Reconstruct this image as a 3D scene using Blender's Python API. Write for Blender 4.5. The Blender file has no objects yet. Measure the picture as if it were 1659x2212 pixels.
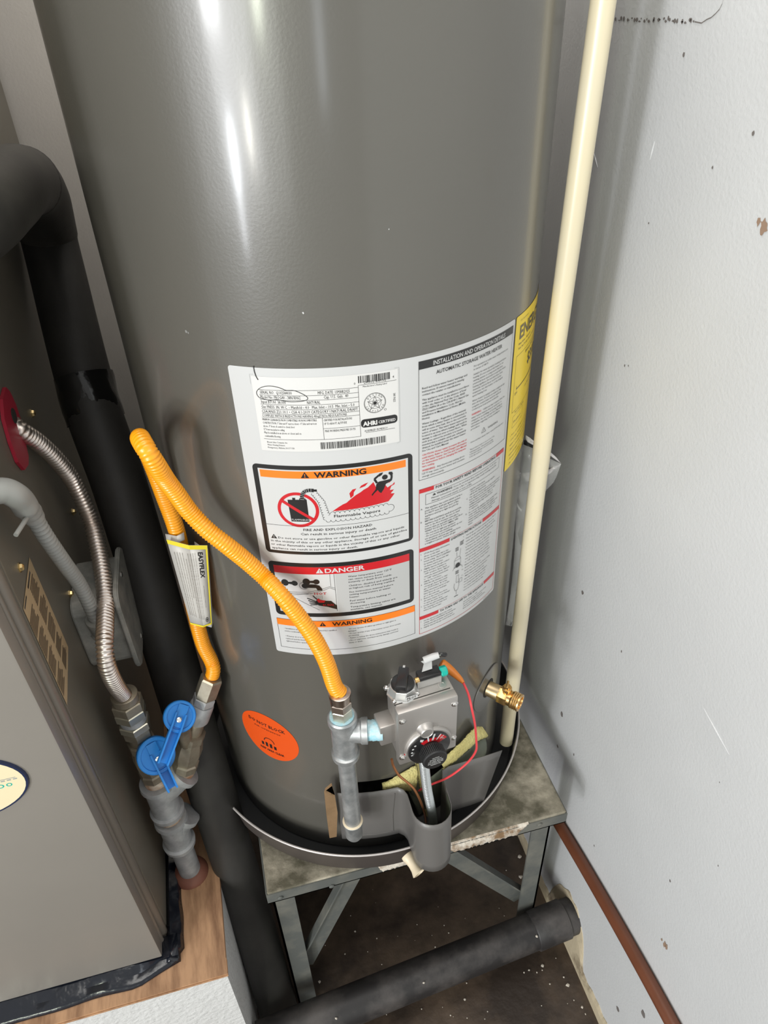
import bpy, bmesh, math, random
from mathutils import Vector, Matrix
from mathutils.geometry import tessellate_polygon
random.seed(7)
SC = bpy.context.scene
COL = SC.collection
PI = math.pi
def R(d): return math.radians(d)

# ------------------------------------------------------------------ camera
F_PX, IW, IH = 1555.0, 1659.0, 2212.0
PITCH, ROLL, YAW = .638, -.0382, .2328
CAMP = Vector((0, 0, 1.566))
c_f = Vector((math.sin(YAW)*math.cos(PITCH), math.cos(YAW)*math.cos(PITCH), -math.sin(PITCH)))
_r = Vector((math.cos(YAW), -math.sin(YAW), 0)); _u = _r.cross(c_f)
c_r = _r*math.cos(ROLL) + _u*math.sin(ROLL)
c_u = -_r*math.sin(ROLL) + _u*math.cos(ROLL)
cd = bpy.data.cameras.new('camera'); cam = bpy.data.objects.new('camera', cd); COL.objects.link(cam)
cd.sensor_fit = 'HORIZONTAL'; cd.sensor_width = 36; cd.lens = F_PX/IW*36; cd.clip_start = .01
cam.matrix_world = Matrix(((c_r.x, c_u.x, -c_f.x, CAMP.x), (c_r.y, c_u.y, -c_f.y, CAMP.y), (c_r.z, c_u.z, -c_f.z, CAMP.z), (0, 0, 0, 1)))
SC.camera = cam

# ------------------------------------------------------------------ world, lights, exposure
SC.view_settings.view_transform = 'Standard'; SC.view_settings.look = 'None'
SC.view_settings.gamma = 1; SC.view_settings.use_curve_mapping = False
SC.view_settings.exposure = 0.45
W = bpy.data.worlds.new('world'); SC.world = W; W.use_nodes = True
W.node_tree.nodes['Background'].inputs[0].default_value = (.80, .80, .78, 1)
W.node_tree.nodes['Background'].inputs[1].default_value = .52

def area(name, loc, target, sx, sy, power, color=(1, 1, 1), spread=180):
    l = bpy.data.lights.new(name, 'AREA'); l.shape = 'RECTANGLE'; l.size = sx; l.size_y = sy
    l.energy = power; l.color = color; l.spread = R(spread)
    o = bpy.data.objects.new(name, l); COL.objects.link(o); o.location = loc
    d = Vector(target) - Vector(loc); o.rotation_euler = d.to_track_quat('-Z', 'Y').to_euler()
    return o
area('open_garage_door', (-3.5, -3.3, 1.15), (.3, .8, .95), 1.7, 1.5, 36, (.96, .98, 1))
area('door_light_fade', (-3.7, -3.5, 1.25), (.3, .8, .95), 4.2, 2.5, 46, (.96, .98, 1))  # added wider, weaker panel so the door light's reflection fades at its edges
area('overhead_fill', (-.08, .62, 2.55), (-.08, .8, 0), 1.2, 1.2, 15, (1, .97, .92))  # added fill from above to brighten the gap behind tank and furnace
area('window_slit_a', (-2.42, -1.62, 1.86), (.05, .6, 1.86), .40, .84, 30, (.97, .98, 1))
area('window_slit_b', (-1.56, -2.35, 1.80), (.05, .6, 1.80), .20, .76, 16, (.93, 1, .80))
area('window_slit_c', (-2.28, -1.62, .92), (.05, .6, .98), .13, .26, 7, (.90, .94, 1))
area('window_slit_d', (-2.29, -1.61, .64), (.05, .6, .98), .11, .30, 2.4, (.92, .95, 1))
area('window_slit_e', (-1.95, -1.93, 1.02), (.05, .6, 1.06), .10, .22, 3.4, (1, .97, .86))
area('window_slit_f', (-.24, -2.9, 1.34), (.1, .57, 1.45), .20, .52, 1.6, (.85, .92, 1))

# ------------------------------------------------------------------ helpers: pixel rays onto real surfaces
def ray(px, py): return (c_f*F_PX + c_r*(px-IW/2) - c_u*(py-IH/2))/F_PX
def at(px, py, **k):
    d = ray(px, py); (a, v), = k.items(); i = 'xyz'.index(a)
    return CAMP + d*((v-CAMP[i])/d[i])
def atd(px, py, dep): return CAMP + ray(px, py)*dep
AX, AY, TR = .1366, .8077, .235
def cylpx(px, py, r=TR):
    d = ray(px, py); a = d.x*d.x+d.y*d.y; b = -2*(d.x*AX+d.y*AY); c = AX*AX+AY*AY-r*r
    t = (-b-math.sqrt(max(b*b-4*a*c, 0)))/2/a
    return CAMP + d*t
def cyl(r, deg, z): return Vector((AX+r*math.sin(R(deg)), AY-r*math.cos(R(deg)), z))
def angz(px, py, r=TR):
    p = cylpx(px, py, r); return math.degrees(math.atan2(p.x-AX, AY-p.y)), p.z

# ------------------------------------------------------------------ materials
def mat(name, col, rough=.5, metal=0, bump=0, bscale=200, var=0, vscale=8, coat=0, col2=None, spec=.5, alpha=1, trans=0, st=None, detail=4, bdist=.001, vlo=.35, vhi=.65, rvar=0):
    m = bpy.data.materials.new(name); m.use_nodes = True; nt = m.node_tree; N = nt.nodes; L = nt.links
    b = N['Principled BSDF']; b.inputs['Base Color'].default_value = (*col, 1); b.inputs['Roughness'].default_value = rough
    b.inputs['Metallic'].default_value = metal; b.inputs['Coat Weight'].default_value = coat; b.inputs['Coat Roughness'].default_value = .13
    b.inputs['Specular IOR Level'].default_value = spec; b.inputs['Alpha'].default_value = alpha; b.inputs['Transmission Weight'].default_value = trans
    tc = N.new('ShaderNodeTexCoord')
    if var or col2:
        n = N.new('ShaderNodeTexNoise'); n.inputs['Scale'].default_value = vscale; n.inputs['Detail'].default_value = detail+4; n.inputs['Roughness'].default_value = .62
        src = tc.outputs['Object']
        if st:
            mp = N.new('ShaderNodeMapping'); mp.inputs['Scale'].default_value = st; L.new(src, mp.inputs['Vector']); src = mp.outputs['Vector']
        L.new(src, n.inputs['Vector'])
        r = N.new('ShaderNodeValToRGB'); r.color_ramp.elements[0].position = vlo; r.color_ramp.elements[1].position = vhi
        c2 = col2 or tuple(x*(1-var) for x in col)
        r.color_ramp.elements[0].color = (*col, 1); r.color_ramp.elements[1].color = (*c2, 1)
        L.new(n.outputs['Fac'], r.inputs['Fac']); L.new(r.outputs['Color'], b.inputs['Base Color'])
        if rvar:
            mr = N.new('ShaderNodeMapRange'); mr.inputs[3].default_value = rough-rvar; mr.inputs[4].default_value = rough+rvar
            L.new(n.outputs['Fac'], mr.inputs[0]); L.new(mr.outputs[0], b.inputs['Roughness'])
    if bump:
        n = N.new('ShaderNodeTexNoise'); n.inputs['Scale'].default_value = bscale; n.inputs['Detail'].default_value = detail
        L.new(tc.outputs['Object'], n.inputs['Vector'])
        bp = N.new('ShaderNodeBump'); bp.inputs['Strength'].default_value = bump; bp.inputs['Distance'].default_value = bdist
        L.new(n.outputs['Fac'], bp.inputs['Height']); L.new(bp.outputs['Normal'], b.inputs['Normal'])
    return m
M = {}
M['tank'] = mat('grey_enamel', (.100, .094, .081), .34, bump=.16, bscale=420, bdist=.0005, detail=1, coat=.6, var=.06, vscale=3)
M['wall'] = mat('white_textured_paint', (.60, .605, .61), .5, bump=.30, bscale=230, bdist=.0013, detail=2, var=.05, vscale=5, coat=.05)
M['wallback'] = mat('grey_paint', (.62, .58, .53), .75, bump=.35, bscale=240, bdist=.001, var=.08, vscale=6)
M['floor'] = mat('dirty_concrete', (.028, .018, .012), .5, bump=.5, bscale=60, bdist=.002, col2=(.12, .082, .055), vscale=7, vlo=.40, vhi=.70)
M['tan'] = mat('old_tan_skim', (.50, .42, .29), .8, bump=.6, bscale=80, bdist=.002, col2=(.14, .10, .06), vscale=22, vlo=.5, vhi=.72)
M['white'] = mat('white_vinyl', (.53, .53, .528), .30, coat=.3)
M['paper'] = mat('rating_paper', (.62, .61, .595), .38, coat=.2)
M['black'] = mat('black_ink', (.012, .012, .012), .3, coat=.25)
M['red'] = mat('red_ink', (.50, .012, .018), .3, coat=.25)
M['redtext'] = mat('red_text_ink', (.55, .05, .06), .35)
M['orangeink'] = mat('orange_ink', (.92, .19, .012), .3, coat=.25)
M['inkwhite'] = mat('white_ink', (.53, .53, .525), .35)
M['grayink'] = mat('grey_ink', (.42, .42, .415), .4)
M['yellow'] = mat('yellow_label', (.80, .58, .003), .35, coat=.2)
M['osticker'] = mat('orange_sticker', (.68, .075, .004), .45)
M['pan_rim'] = mat('pan_rim', (.60, .56, .54), .35, metal=.4)
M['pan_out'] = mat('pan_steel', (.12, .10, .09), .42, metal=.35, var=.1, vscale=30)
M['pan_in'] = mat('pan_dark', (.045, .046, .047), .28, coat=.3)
M['slab'] = mat('stained_slab', (.10, .09, .06), .85, bump=.7, bscale=70, bdist=.0025, col2=(.40, .36, .28), vscale=22, vlo=.40, vhi=.68)
M['crust'] = mat('limescale_crust', (.20, .12, .06), .85, bump=.9, bscale=150, bdist=.003, col2=(.62, .56, .48), vscale=45, vlo=.40, vhi=.58)
M['rail'] = mat('painted_angle_iron', (.095, .10, .093), .6, bump=.3, bscale=60, col2=(.17, .165, .14), vscale=14, vlo=.45, vhi=.7)
M['rust'] = mat('rust_stain', (.30, .13, .05), .8, col2=(.62, .55, .45), vscale=60, bump=.6, bscale=120)
M['pvc'] = mat('aged_pvc', (.70, .61, .40), .32, col2=(.66, .59, .43), vscale=4, coat=.1)
M['copper_pipe'] = mat('brown_painted_pipe', (.155, .052, .025), .38, var=.15, vscale=20)
M['hose'] = mat('yellow_coated_hose', (.90, .345, .006), .36, coat=.35)
M['steel'] = mat('stainless_corrugated', (.76, .69, .64), .36, metal=1)
M['galv'] = mat('galvanized', (.36, .38, .39), .42, metal=.75, bump=.25, bscale=160, bdist=.0006, col2=(.56, .57, .57), vscale=60, rvar=.1)
M['galvdull'] = mat('dull_galvanized', (.30, .31, .32), .6, metal=.35, bump=.3, bscale=160, bdist=.0007, col2=(.46, .47, .48), vscale=45)
M['dope'] = mat('thread_sealant', (.30, .58, .68), .45, bump=.8, bscale=300, bdist=.001, col2=(.50, .60, .62), vscale=120)
M['nut'] = mat('plated_nut', (.50, .42, .36), .25, metal=1)
M['oldnut'] = mat('weathered_brass', (.30, .26, .20), .45, metal=.75, col2=(.40, .36, .28), vscale=60)
M['brightnut'] = mat('zinc_nut', (.62, .60, .50), .32, metal=.9)
M['brass'] = mat('brass', (.80, .52, .22), .27, metal=1, bump=.1, bscale=250, bdist=.0004)
M['dbrass'] = mat('nipple_brass', (.52, .40, .24), .38, metal=.9)
M['cast'] = mat('cast_aluminium', (.50, .475, .45), .40, metal=.8, bump=.08, bscale=700, bdist=.0003)
M['castl'] = mat('bright_aluminium', (.66, .66, .65), .33, metal=.8)
M['screw'] = mat('screw_zinc', (.75, .74, .72), .22, metal=1)
M['screwy'] = mat('screw_yellow_zinc', (.72, .55, .27), .3, metal=1)
M['blackp'] = mat('black_plastic', (.012, .012, .013), .28, coat=.2)
M['blackm'] = mat('black_matte_plastic', (.02, .02, .021), .5)
M['blue'] = mat('blue_plastic', (.015, .20, .60), .38, bump=.15, bscale=90, var=.1, vscale=40)
M['teal'] = mat('teal_plastic', (.0, .38, .30), .35)
M['foam'] = mat('black_rubber_foam', (.020, .0185, .017), .55, bump=.25, bscale=220, bdist=.0006, col2=(.032, .030, .027), vscale=12)
M['foamdusty'] = mat('dusty_black_foam', (.030, .028, .025), .55, col2=(.060, .056, .048), vscale=9, bump=.3, bscale=220, bdist=.0006)
M['tape'] = mat('black_vinyl_tape', (.008, .008, .008), .16, bump=.8, bscale=26, bdist=.004, coat=.4)
M['abs'] = mat('dusty_black_pipe', (.018, .016, .016), .5, col2=(.085, .075, .07), vscale=14, bump=.3, bscale=90, vlo=.45, vhi=.75)
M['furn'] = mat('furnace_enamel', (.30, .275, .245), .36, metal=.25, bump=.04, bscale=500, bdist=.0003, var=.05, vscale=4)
M['furnside_shaded'] = mat('furnace_casing_shaded', (.205, .186, .15), .42, metal=.25, var=.10, vscale=6)  # darker than the door: the side's weaker light is put into the colour
M['furntrim'] = mat('furnace_trim', (.22, .195, .165), .36, metal=.3)
M['badge'] = mat('cream_badge', (.74, .64, .42), .35, coat=.3)
M['navy'] = mat('navy_plastic', (.012, .02, .06), .3)
M['cream'] = mat('cream_plastic', (.78, .66, .48), .4, var=.1, vscale=50)
M['rubberred'] = mat('red_rubber', (.36, .012, .035), .42)
M['ratingtan'] = mat('aged_sticker', (.46, .34, .20), .6, var=.1, vscale=20)
M['inkbrown'] = mat('faded_brown_ink', (.10, .072, .045), .6)
M['ply'] = mat('plywood', (.50, .29, .16), .62, bump=.3, bscale=50, bdist=.001, col2=(.24, .125, .065), vscale=9, st=(6, 1, 3), vlo=.40, vhi=.66)
M['plyedge'] = mat('plywood_edge', (.52, .25, .10), .7, bump=.6, bscale=120, col2=(.24, .10, .04), vscale=35)
M['plaster'] = mat('white_plaster', (.60, .595, .585), .8, bump=.9, bscale=130, bdist=.003, var=.05, vscale=20)
M['film'] = mat('black_poly_film', (.006, .008, .014), .20, bump=.7, bscale=18, bdist=.006, coat=.3)
M['jbox'] = mat('weathered_zinc_box', (.20, .205, .19), .6, metal=.25, bump=.4, bscale=110, bdist=.001, col2=(.36, .35, .32), vscale=30)
M['seal'] = mat('grey_conduit', (.33, .335, .32), .45, coat=.1)
M['rubbrown'] = mat('red_brown_sealant', (.19, .07, .045), .6, bump=.5, bscale=80)
M['insul'] = mat('yellow_glass_wool', (.62, .55, .23), .9, bump=1, bscale=300, bdist=.003, col2=(.60, .52, .20), vscale=60)
M['foil'] = mat('green_grey_foil', (.16, .18, .13), .42, metal=.2, var=.15, vscale=30, coat=.1)
M['cboard'] = mat('brown_gasket_strip', (.26, .16, .08), .75, bump=.4, bscale=150, col2=(.19, .115, .055), vscale=25)
M['door'] = mat('burner_door_paint', (.125, .118, .112), .42, coat=.12)
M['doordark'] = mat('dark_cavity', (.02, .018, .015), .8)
M['redwire'] = mat('red_wire', (.72, .06, .07), .38)
M['orangenut'] = mat('orange_boot', (.72, .22, .03), .45)
M['copper'] = mat('copper_tube', (.50, .21, .09), .35, metal=.85)
M['zincflex'] = mat('zinc_flex_tube', (.72, .76, .77), .25, metal=.85)
M['plasticbag'] = mat('clear_plastic_bag', (.80, .80, .80), .16, alpha=.34, coat=.2)
M['bagpaper'] = mat('bag_contents_dark', (.02, .02, .022), .4)
M['bagwhite'] = mat('bag_fold_white', (.72, .69, .70), .35)
M['tagwhite'] = mat('tag_card', (.52, .50, .47), .5)
M['tagyellow'] = mat('tag_yellow', (.72, .60, .03), .45)
M['chip'] = mat('paint_chip', (.55, .50, .43), .8)
M['mark'] = mat('wall_scuff', (.16, .14, .13), .8)
M['brownmark'] = mat('wall_brown_scuff', (.30, .20, .14), .8)

# ------------------------------------------------------------------ mesh helpers
def link(name, me, m=None, parent=None, smooth=False, sharp=None):
    o = bpy.data.objects.new(name, me); COL.objects.link(o)
    if m: me.materials.append(M[m] if isinstance(m, str) else m)
    if smooth:
        me.polygons.foreach_set('use_smooth', [True]*len(me.polygons))
        if sharp: me.set_sharp_from_angle(angle=R(sharp))
    if parent: o.parent = parent; o.matrix_parent_inverse = parent.matrix_world.inverted() if False else Matrix.Translation(parent.location).inverted()
    return o
def obj(name, bm, m=None, parent=None, smooth=False, sharp=35):
    bmesh.ops.recalc_face_normals(bm, faces=bm.faces)
    me = bpy.data.meshes.new(name); bm.to_mesh(me); bm.free()
    return link(name, me, m, parent, smooth, sharp)
def tag(o, label, cat, group=None):
    o['label'] = label; o['category'] = cat
    if group: o['group'] = group
    return o
def thing(name, label, cat, loc):
    o = bpy.data.objects.new(name, None); COL.objects.link(o); o.location = loc; o.empty_display_size = .05
    return tag(o, label, cat)
def lab(o, label): o['label'] = label; return o
def box(bm, x0, x1, y0, y1, z0, z1, bev=0, mtx=None):
    r = bmesh.ops.create_cube(bm, size=1)
    for v in r['verts']:
        v.co = Vector((x0+(v.co.x+.5)*(x1-x0), y0+(v.co.y+.5)*(y1-y0), z0+(v.co.z+.5)*(z1-z0)))
    vs = r['verts']
    if bev:
        es = list({e for v in vs for e in v.link_edges})
        q = bmesh.ops.bevel(bm, geom=es, offset=bev, segments=2, profile=.6, affect='EDGES')
        vs = list({v for f in q['faces'] for v in f.verts} | {v for v in vs if v.is_valid})
        seen = set(vs); st = list(vs)
        while st:
            v = st.pop()
            for e in v.link_edges:
                w = e.other_vert(v)
                if w not in seen: seen.add(w); st.append(w)
        vs = list(seen)
    if mtx:
        for v in vs: v.co = mtx @ v.co
    return vs
def frames(P):
    n = len(P); T = []
    for i in range(n):
        a = P[max(i-1, 0)]; b = P[min(i+1, n-1)]; T.append((b-a).normalized())
    up = Vector((0, 0, 1)) if abs(T[0].z) < .9 else Vector((0, 1, 0))
    n0 = (up - T[0]*up.dot(T[0])).normalized(); N = [n0]
    for i in range(1, n):
        v = N[-1] - T[i]*N[-1].dot(T[i]); N.append(v.normalized())
    return T, N
def tube(bm, P, r, sides=16, cap=True, hexa=False):
    P = [Vector(p) for p in P]; T, N = frames(P); rings = []
    rr = r if callable(r) else None
    for i, p in enumerate(P):
        B = T[i].cross(N[i]); q = rr(i) if rr else (r[i] if isinstance(r, (list, tuple)) else r)
        rings.append([bm.verts.new(p + (N[i]*math.cos(2*PI*k/sides) + B*math.sin(2*PI*k/sides))*q) for k in range(sides)])
    for a, b in zip(rings, rings[1:]):
        for k in range(sides): bm.faces.new((a[k], a[(k+1) % sides], b[(k+1) % sides], b[k]))
    if cap: bm.faces.new(rings[0]); bm.faces.new(rings[-1][::-1])
    return rings
def spline(pts, n=12):
    P = [Vector(p) for p in pts]; P = [P[0]*2-P[1]] + P + [P[-1]*2-P[-2]]; out = []
    for i in range(1, len(P)-2):
        a, b, c, d = P[i-1:i+3]
        for k in range(n):
            t = k/n
            out.append(.5*((2*b)+(c-a)*t+(2*a-5*b+4*c-d)*t*t+(3*b-a-3*c+d)*t**3))
    out.append(P[-2]); return out
def resample(P, step):
    out = [P[0]]; acc = 0
    for a, b in zip(P, P[1:]):
        L = (b-a).length; t = step-acc
        while t <= L:
            out.append(a+(b-a)*(t/L)); t += step
        acc = (acc+L) % step
    return out
def corrugated(name, pts, r, pitch, m, parent, depth=.14, sides=20):
    P = resample(spline(pts, 16), pitch/4); bm = bmesh.new()
    prof = [1, 1-depth*.45, 1-depth, 1-depth*.45]
    tube(bm, P, lambda i: r*prof[i % 4], sides)
    return obj(name, bm, m, parent, smooth=True, sharp=80)
def lathe_pts(bm, prof, axis0, axis1, sides=24):
    """prof: list of (t along axis in m, radius)"""
    a = Vector(axis0); d = (Vector(axis1)-a).normalized()
    P = [a+d*t for t, _ in prof]; up = Vector((0, 0, 1)) if abs(d.z) < .9 else Vector((0, 1, 0))
    n = (up-d*up.dot(d)).normalized(); b = d.cross(n); rings = []
    for p, (t, r) in zip(P, prof):
        rings.append([bm.verts.new(p+(n*math.cos(2*PI*k/sides)+b*math.sin(2*PI*k/sides))*max(r, 1e-5)) for k in range(sides)])
    for x, y in zip(rings, rings[1:]):
        for k in range(sides): bm.faces.new((x[k], x[(k+1) % sides], y[(k+1) % sides], y[k]))
    bm.faces.new(rings[0]); bm.faces.new(rings[-1][::-1])
    return rings
def sheet(bm, A, B, th=0, nrm=None):
    """quad strip between two point rows, optional thickness"""
    A = [Vector(a) for a in A]; B = [Vector(b) for b in B]; rows = []
    va = [bm.verts.new(a) for a in A]; vb = [bm.verts.new(b) for b in B]
    for i in range(len(A)-1): bm.faces.new((va[i], va[i+1], vb[i+1], vb[i]))
def solid(o, th, offset=0):
    md = o.modifiers.new('solid', 'SOLIDIFY'); md.thickness = th; md.offset = offset; return o

# ------------------------------------------------------------------ flat print laid on a surface
TEXTQ = []
class Print:
    """2D shapes in mm, mapped on a surface by fn(s, v, lift) -> Vector"""
    def __init__(s, fn, step=4): s.fn = fn; s.step = step; s.layers = {}
    def bm(s, name, m, lift, parent):
        k = (name, m, lift)
        if k not in s.layers: s.layers[k] = (bmesh.new(), parent)
        return s.layers[k][0]
    def use(s, name, m, lift, parent): s.cur = (name, m, lift, parent); return s
    def poly(s, pts):
        b = s.bm(*s.cur[:3], s.cur[3]) if False else s.bm(s.cur[0], s.cur[1], s.cur[2], s.cur[3])
        vs = [b.verts.new((x, y, 0)) for x, y in pts]
        for t in tessellate_polygon([[Vector((x, y, 0)) for x, y in pts]]):
            try: b.faces.new([vs[i] for i in t])
            except ValueError: pass
    def rect(s, x0, y0, x1, y1, r=0):
        if not r: s.poly([(x0, y0), (x1, y0), (x1, y1), (x0, y1)]); return
        P = []
        for cx, cy, a0 in ((x1-r, y0+r, -90), (x1-r, y1-r, 0), (x0+r, y1-r, 90), (x0+r, y0+r, 180)):
            for k in range(6): P.append((cx+r*math.cos(R(a0+k*18)), cy+r*math.sin(R(a0+k*18))))
        s.poly(P)
    def line(s, x0, y0, x1, y1, w=.25):
        d = math.hypot(x1-x0, y1-y0) or 1; nx, ny = -(y1-y0)/d*w/2, (x1-x0)/d*w/2
        s.poly([(x0+nx, y0+ny), (x1+nx, y1+ny), (x1-nx, y1-ny), (x0-nx, y0-ny)])
    def path(s, pts, w=.25):
        for a, b in zip(pts, pts[1:]): s.line(*a, *b, w)
    def frame(s, x0, y0, x1, y1, w=.3):
        s.rect(x0, y0, x1, y0+w); s.rect(x0, y1-w, x1, y1); s.rect(x0, y0, x0+w, y1); s.rect(x1-w, y0, x1, y1)
    def ring(s, cx, cy, r, w, n=36, a0=0, a1=360, sy=1):
        for k in range(n):
            a, b = R(a0+(a1-a0)*k/n), R(a0+(a1-a0)*(k+1)/n)
            s.poly([(cx+r*math.cos(a), cy+sy*r*math.sin(a)), (cx+r*math.cos(b), cy+sy*r*math.sin(b)), (cx+(r-w)*math.cos(b), cy+sy*(r-w)*math.sin(b)), (cx+(r-w)*math.cos(a), cy+sy*(r-w)*math.sin(a))])
    def disc(s, cx, cy, r, n=24, sy=1): s.poly([(cx+r*math.cos(2*PI*k/n), cy+sy*r*math.sin(2*PI*k/n)) for k in range(n)])
    def warn(s, x, y, h, fg, bg, lift, parent):
        c = s.cur
        s.use(c[0], fg, lift, parent).poly([(x-h*.6, y+h/2), (x, y-h/2), (x+h*.6, y+h/2)])
        s.use(c[0]+'_mark' if False else c[0], bg, lift+.0001, parent).poly([(x-h*.06, y-h*.18), (x+h*.06, y-h*.18), (x+h*.04, y+h*.2), (x-h*.04, y+h*.2)])
        s.rect(x-h*.06, y+h*.27, x+h*.06, y+h*.38); s.cur = c
    def text(s, x, y, t, h, w=None, bold=0, align='L', rot=0, res=1, maxw=None):
        """x,y = baseline start; h = capital height; w = full width to fit"""
        cu = bpy.data.curves.new('t', 'FONT'); cu.body = t; cu.size = h/.72; cu.resolution_u = res; cu.offset = bold
        o = bpy.data.objects.new('t', cu); COL.objects.link(o)
        TEXTQ.append((o, s.bm(s.cur[0], s.cur[1], s.cur[2], s.cur[3]), x, y, w, align, rot, maxw))
    def para(s, x, y, lines, h, lead, width, bold=0):
        for i, t in enumerate(lines):
            if t: s.text(x, y+i*lead, t, h, maxw=width*(.82+.18*min(1, len(t)/42)), bold=bold)
    def finish(s):
        for (name, m, lift), (b, parent) in s.layers.items():
            if not b.verts: continue
            xs = [v.co.x for v in b.verts]; x = math.ceil(min(xs)/s.step)*s.step
            while s.step < 900 and x < max(xs):
                g = [f for f in b.faces if min(v.co.x for v in f.verts) < x-.6 and max(v.co.x for v in f.verts) > x+.6]
                if g:
                    g2 = set(g) | {e for f in g for e in f.edges} | {v for f in g for v in f.verts}
                    bmesh.ops.bisect_plane(b, geom=list(g2), plane_co=(x, 0, 0), plane_no=(1, 0, 0))
                x += s.step
            for v in b.verts: v.co = s.fn(v.co.x, v.co.y, lift)
            me = bpy.data.meshes.new(name); b.to_mesh(me); b.free(); s.made = link(name.split('#')[0], me, m, parent)
            if 'print' in name or 'mark' in name: s.made['kind'] = 'stuff'
def flush_text():
    bpy.context.view_layer.update(); dg = bpy.context.evaluated_depsgraph_get()
    for o, b, x, y, w, align, rot, maxw in TEXTQ:
        me = o.evaluated_get(dg).to_mesh()
        if not me.vertices: continue
        xs = [v.co.x for v in me.vertices]; x0, x1 = min(xs), max(xs); wid = x1-x0
        k = w/wid if w else 1
        if maxw and wid > maxw: k = maxw/wid
        off = 0 if align == 'L' else (-.5 if align == 'C' else -1)
        ca, sa = math.cos(R(rot)), math.sin(R(rot)); vs = []
        for v in me.vertices:
            lx = (v.co.x-x0)*k + off*wid*k; ly = -v.co.y
            vs.append(b.verts.new((x+lx*ca-ly*sa, y+lx*sa+ly*ca, 0)))
        for p in me.polygons:
            try: b.faces.new([vs[i] for i in p.vertices])
            except ValueError: pass
        o.evaluated_get(dg).to_mesh_clear()
    for q in TEXTQ:
        cu = q[0].data; bpy.data.objects.remove(q[0]); bpy.data.curves.remove(cu)
    TEXTQ.clear()

# ------------------------------------------------------------------ the setting
def struct(name, bm, m, parent=None):
    o = obj(name, bm, m, parent); o['kind'] = 'structure'; return o
WX = .47
bm = bmesh.new(); box(bm, -1.6, WX+.12, -1.2, 1.42, -.06, 0); floor = struct('floor', bm, 'floor')
bm = bmesh.new(); box(bm, WX, WX+.12, -1.2, 1.42, 0, 2.6); wall = struct('wall_right', bm, 'wall')
bm = bmesh.new(); box(bm, -1.6, WX, 1.30, 1.42, 0, 2.6); struct('wall_back', bm, 'wallback')
# tan strip of old skim coat along the wall foot, with an irregular upper edge and the halo round the drain pipe hole
bm = bmesh.new(); ys = [ -.2+.006*i for i in range(252)]; prev = None
def tan_h(y):
    h = .034+.004*math.sin(y*37)+.003*math.sin(y*91)+.002*math.sin(y*230)
    d = abs(y-.555); h = max(h, (.158+.004*math.sin(y*190))*math.sqrt(max(0, 1-(d/.074)**2)) if d < .074 else 0)
    return h
rows = []
for y in ys:
    h = tan_h(y)
    rows.append([bm.verts.new((WX-.004, y, 0)), bm.verts.new((WX-.004, y, h*.7)), bm.verts.new((WX-.0012, y, h)), bm.verts.new((WX+.002, y, h+.001))])
for a, b in zip(rows, rows[1:]):
    for k in range(3): bm.faces.new((a[k], b[k], b[k+1], a[k+1]))
struct('baseboard_right', bm, 'tan')
# scuffs, crack and paint flaws on the wall
def blob(bm, y, z, ry, rz, x=WX-.0006, n=12, jag=.35):
    P = [(y+ry*math.cos(2*PI*k/n)*(1-jag*random.random()), z+rz*math.sin(2*PI*k/n)*(1-jag*random.random())) for k in range(n)]
    bm.faces.new([bm.verts.new((x, a, b)) for a, b in P])
bm = bmesh.new()
for k in range(34):
    a = at(1316+(1500-1316)*k/33+random.uniform(-3, 3), 40+ (3 if k < 24 else 6)+random.uniform(-4, 4), x=WX)
    blob(bm, a.y, a.z, random.uniform(.0012, .0028), random.uniform(.0006, .0024))
pts = [(1500, 47), (1515, 50), (1527, 42), (1536, 38), (1545, 30), (1554, 20), (1560, 8), (1564, -6)]
for a, b in zip(pts, pts[1:]):
    p, q = at(*a, x=WX-.0006), at(*b, x=WX-.0006); w = .0005
    bm.faces.new([bm.verts.new(v) for v in (p+Vector((0, 0, w)), q+Vector((0, 0, w)), q-Vector((0, 0, w)), p-Vector((0, 0, w)))])
for px, py, s in ((1478, 118, 3), (1628, 288, 3), (1214, 1542, 5), (1205, 1612, 3), (1343, 1407, 2), (1540, 362, 2), (1402, 482, 1.5), (1358, 790, 1.5), (1350, 790, 2), (1552, 1870, 1.2), (1259, 1280, 4), (1448, 1903, 2), (1284, 1827, 1.5), (1555, 1690, 1), (1240, 1630, 2), (1335, 2180, 4), (1390, 2190, 6)):
    a = at(px, py, x=WX); k = (CAMP-a).length/F_PX
    blob(bm, a.y, a.z, s*k*1.2, s*k*1.6)
link('scuff_marks', bpy.data.meshes.new('scuff_marks'), None, wall) if False else None
o = obj('scuff_mark', bm, 'mark', wall); o['kind'] = 'stuff'
bm = bmesh.new()
for px, py, s, t in ((1436, 2040, 3, 11), (1440, 2046, 3, 9), (1430, 2030, 2, 4), (1652, 490, 10, 14), (1640, 478, 5, 8)):
    a = at(px, py, x=WX); k = (CAMP-a).length/F_PX; blob(bm, a.y, a.z, s*k*1.3, t*k*1.3, n=16, jag=.6)
o = obj('brown_scuff', bm, 'brownmark', wall); o['kind'] = 'stuff'
bm = bmesh.new()
for a, b in (((1414, 305), (1404, 345)), ((1283, 330), (1291, 362)), ((1520, 1530), (1575, 1630))):
    tube(bm, [at(*a, x=WX), (at(*a, x=WX)+at(*b, x=WX))/2, at(*b, x=WX)], [.0003, .0010, .0003], 8)
obj('paint_drip', bm, 'wall', wall, smooth=True)['kind'] = 'stuff'
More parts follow.
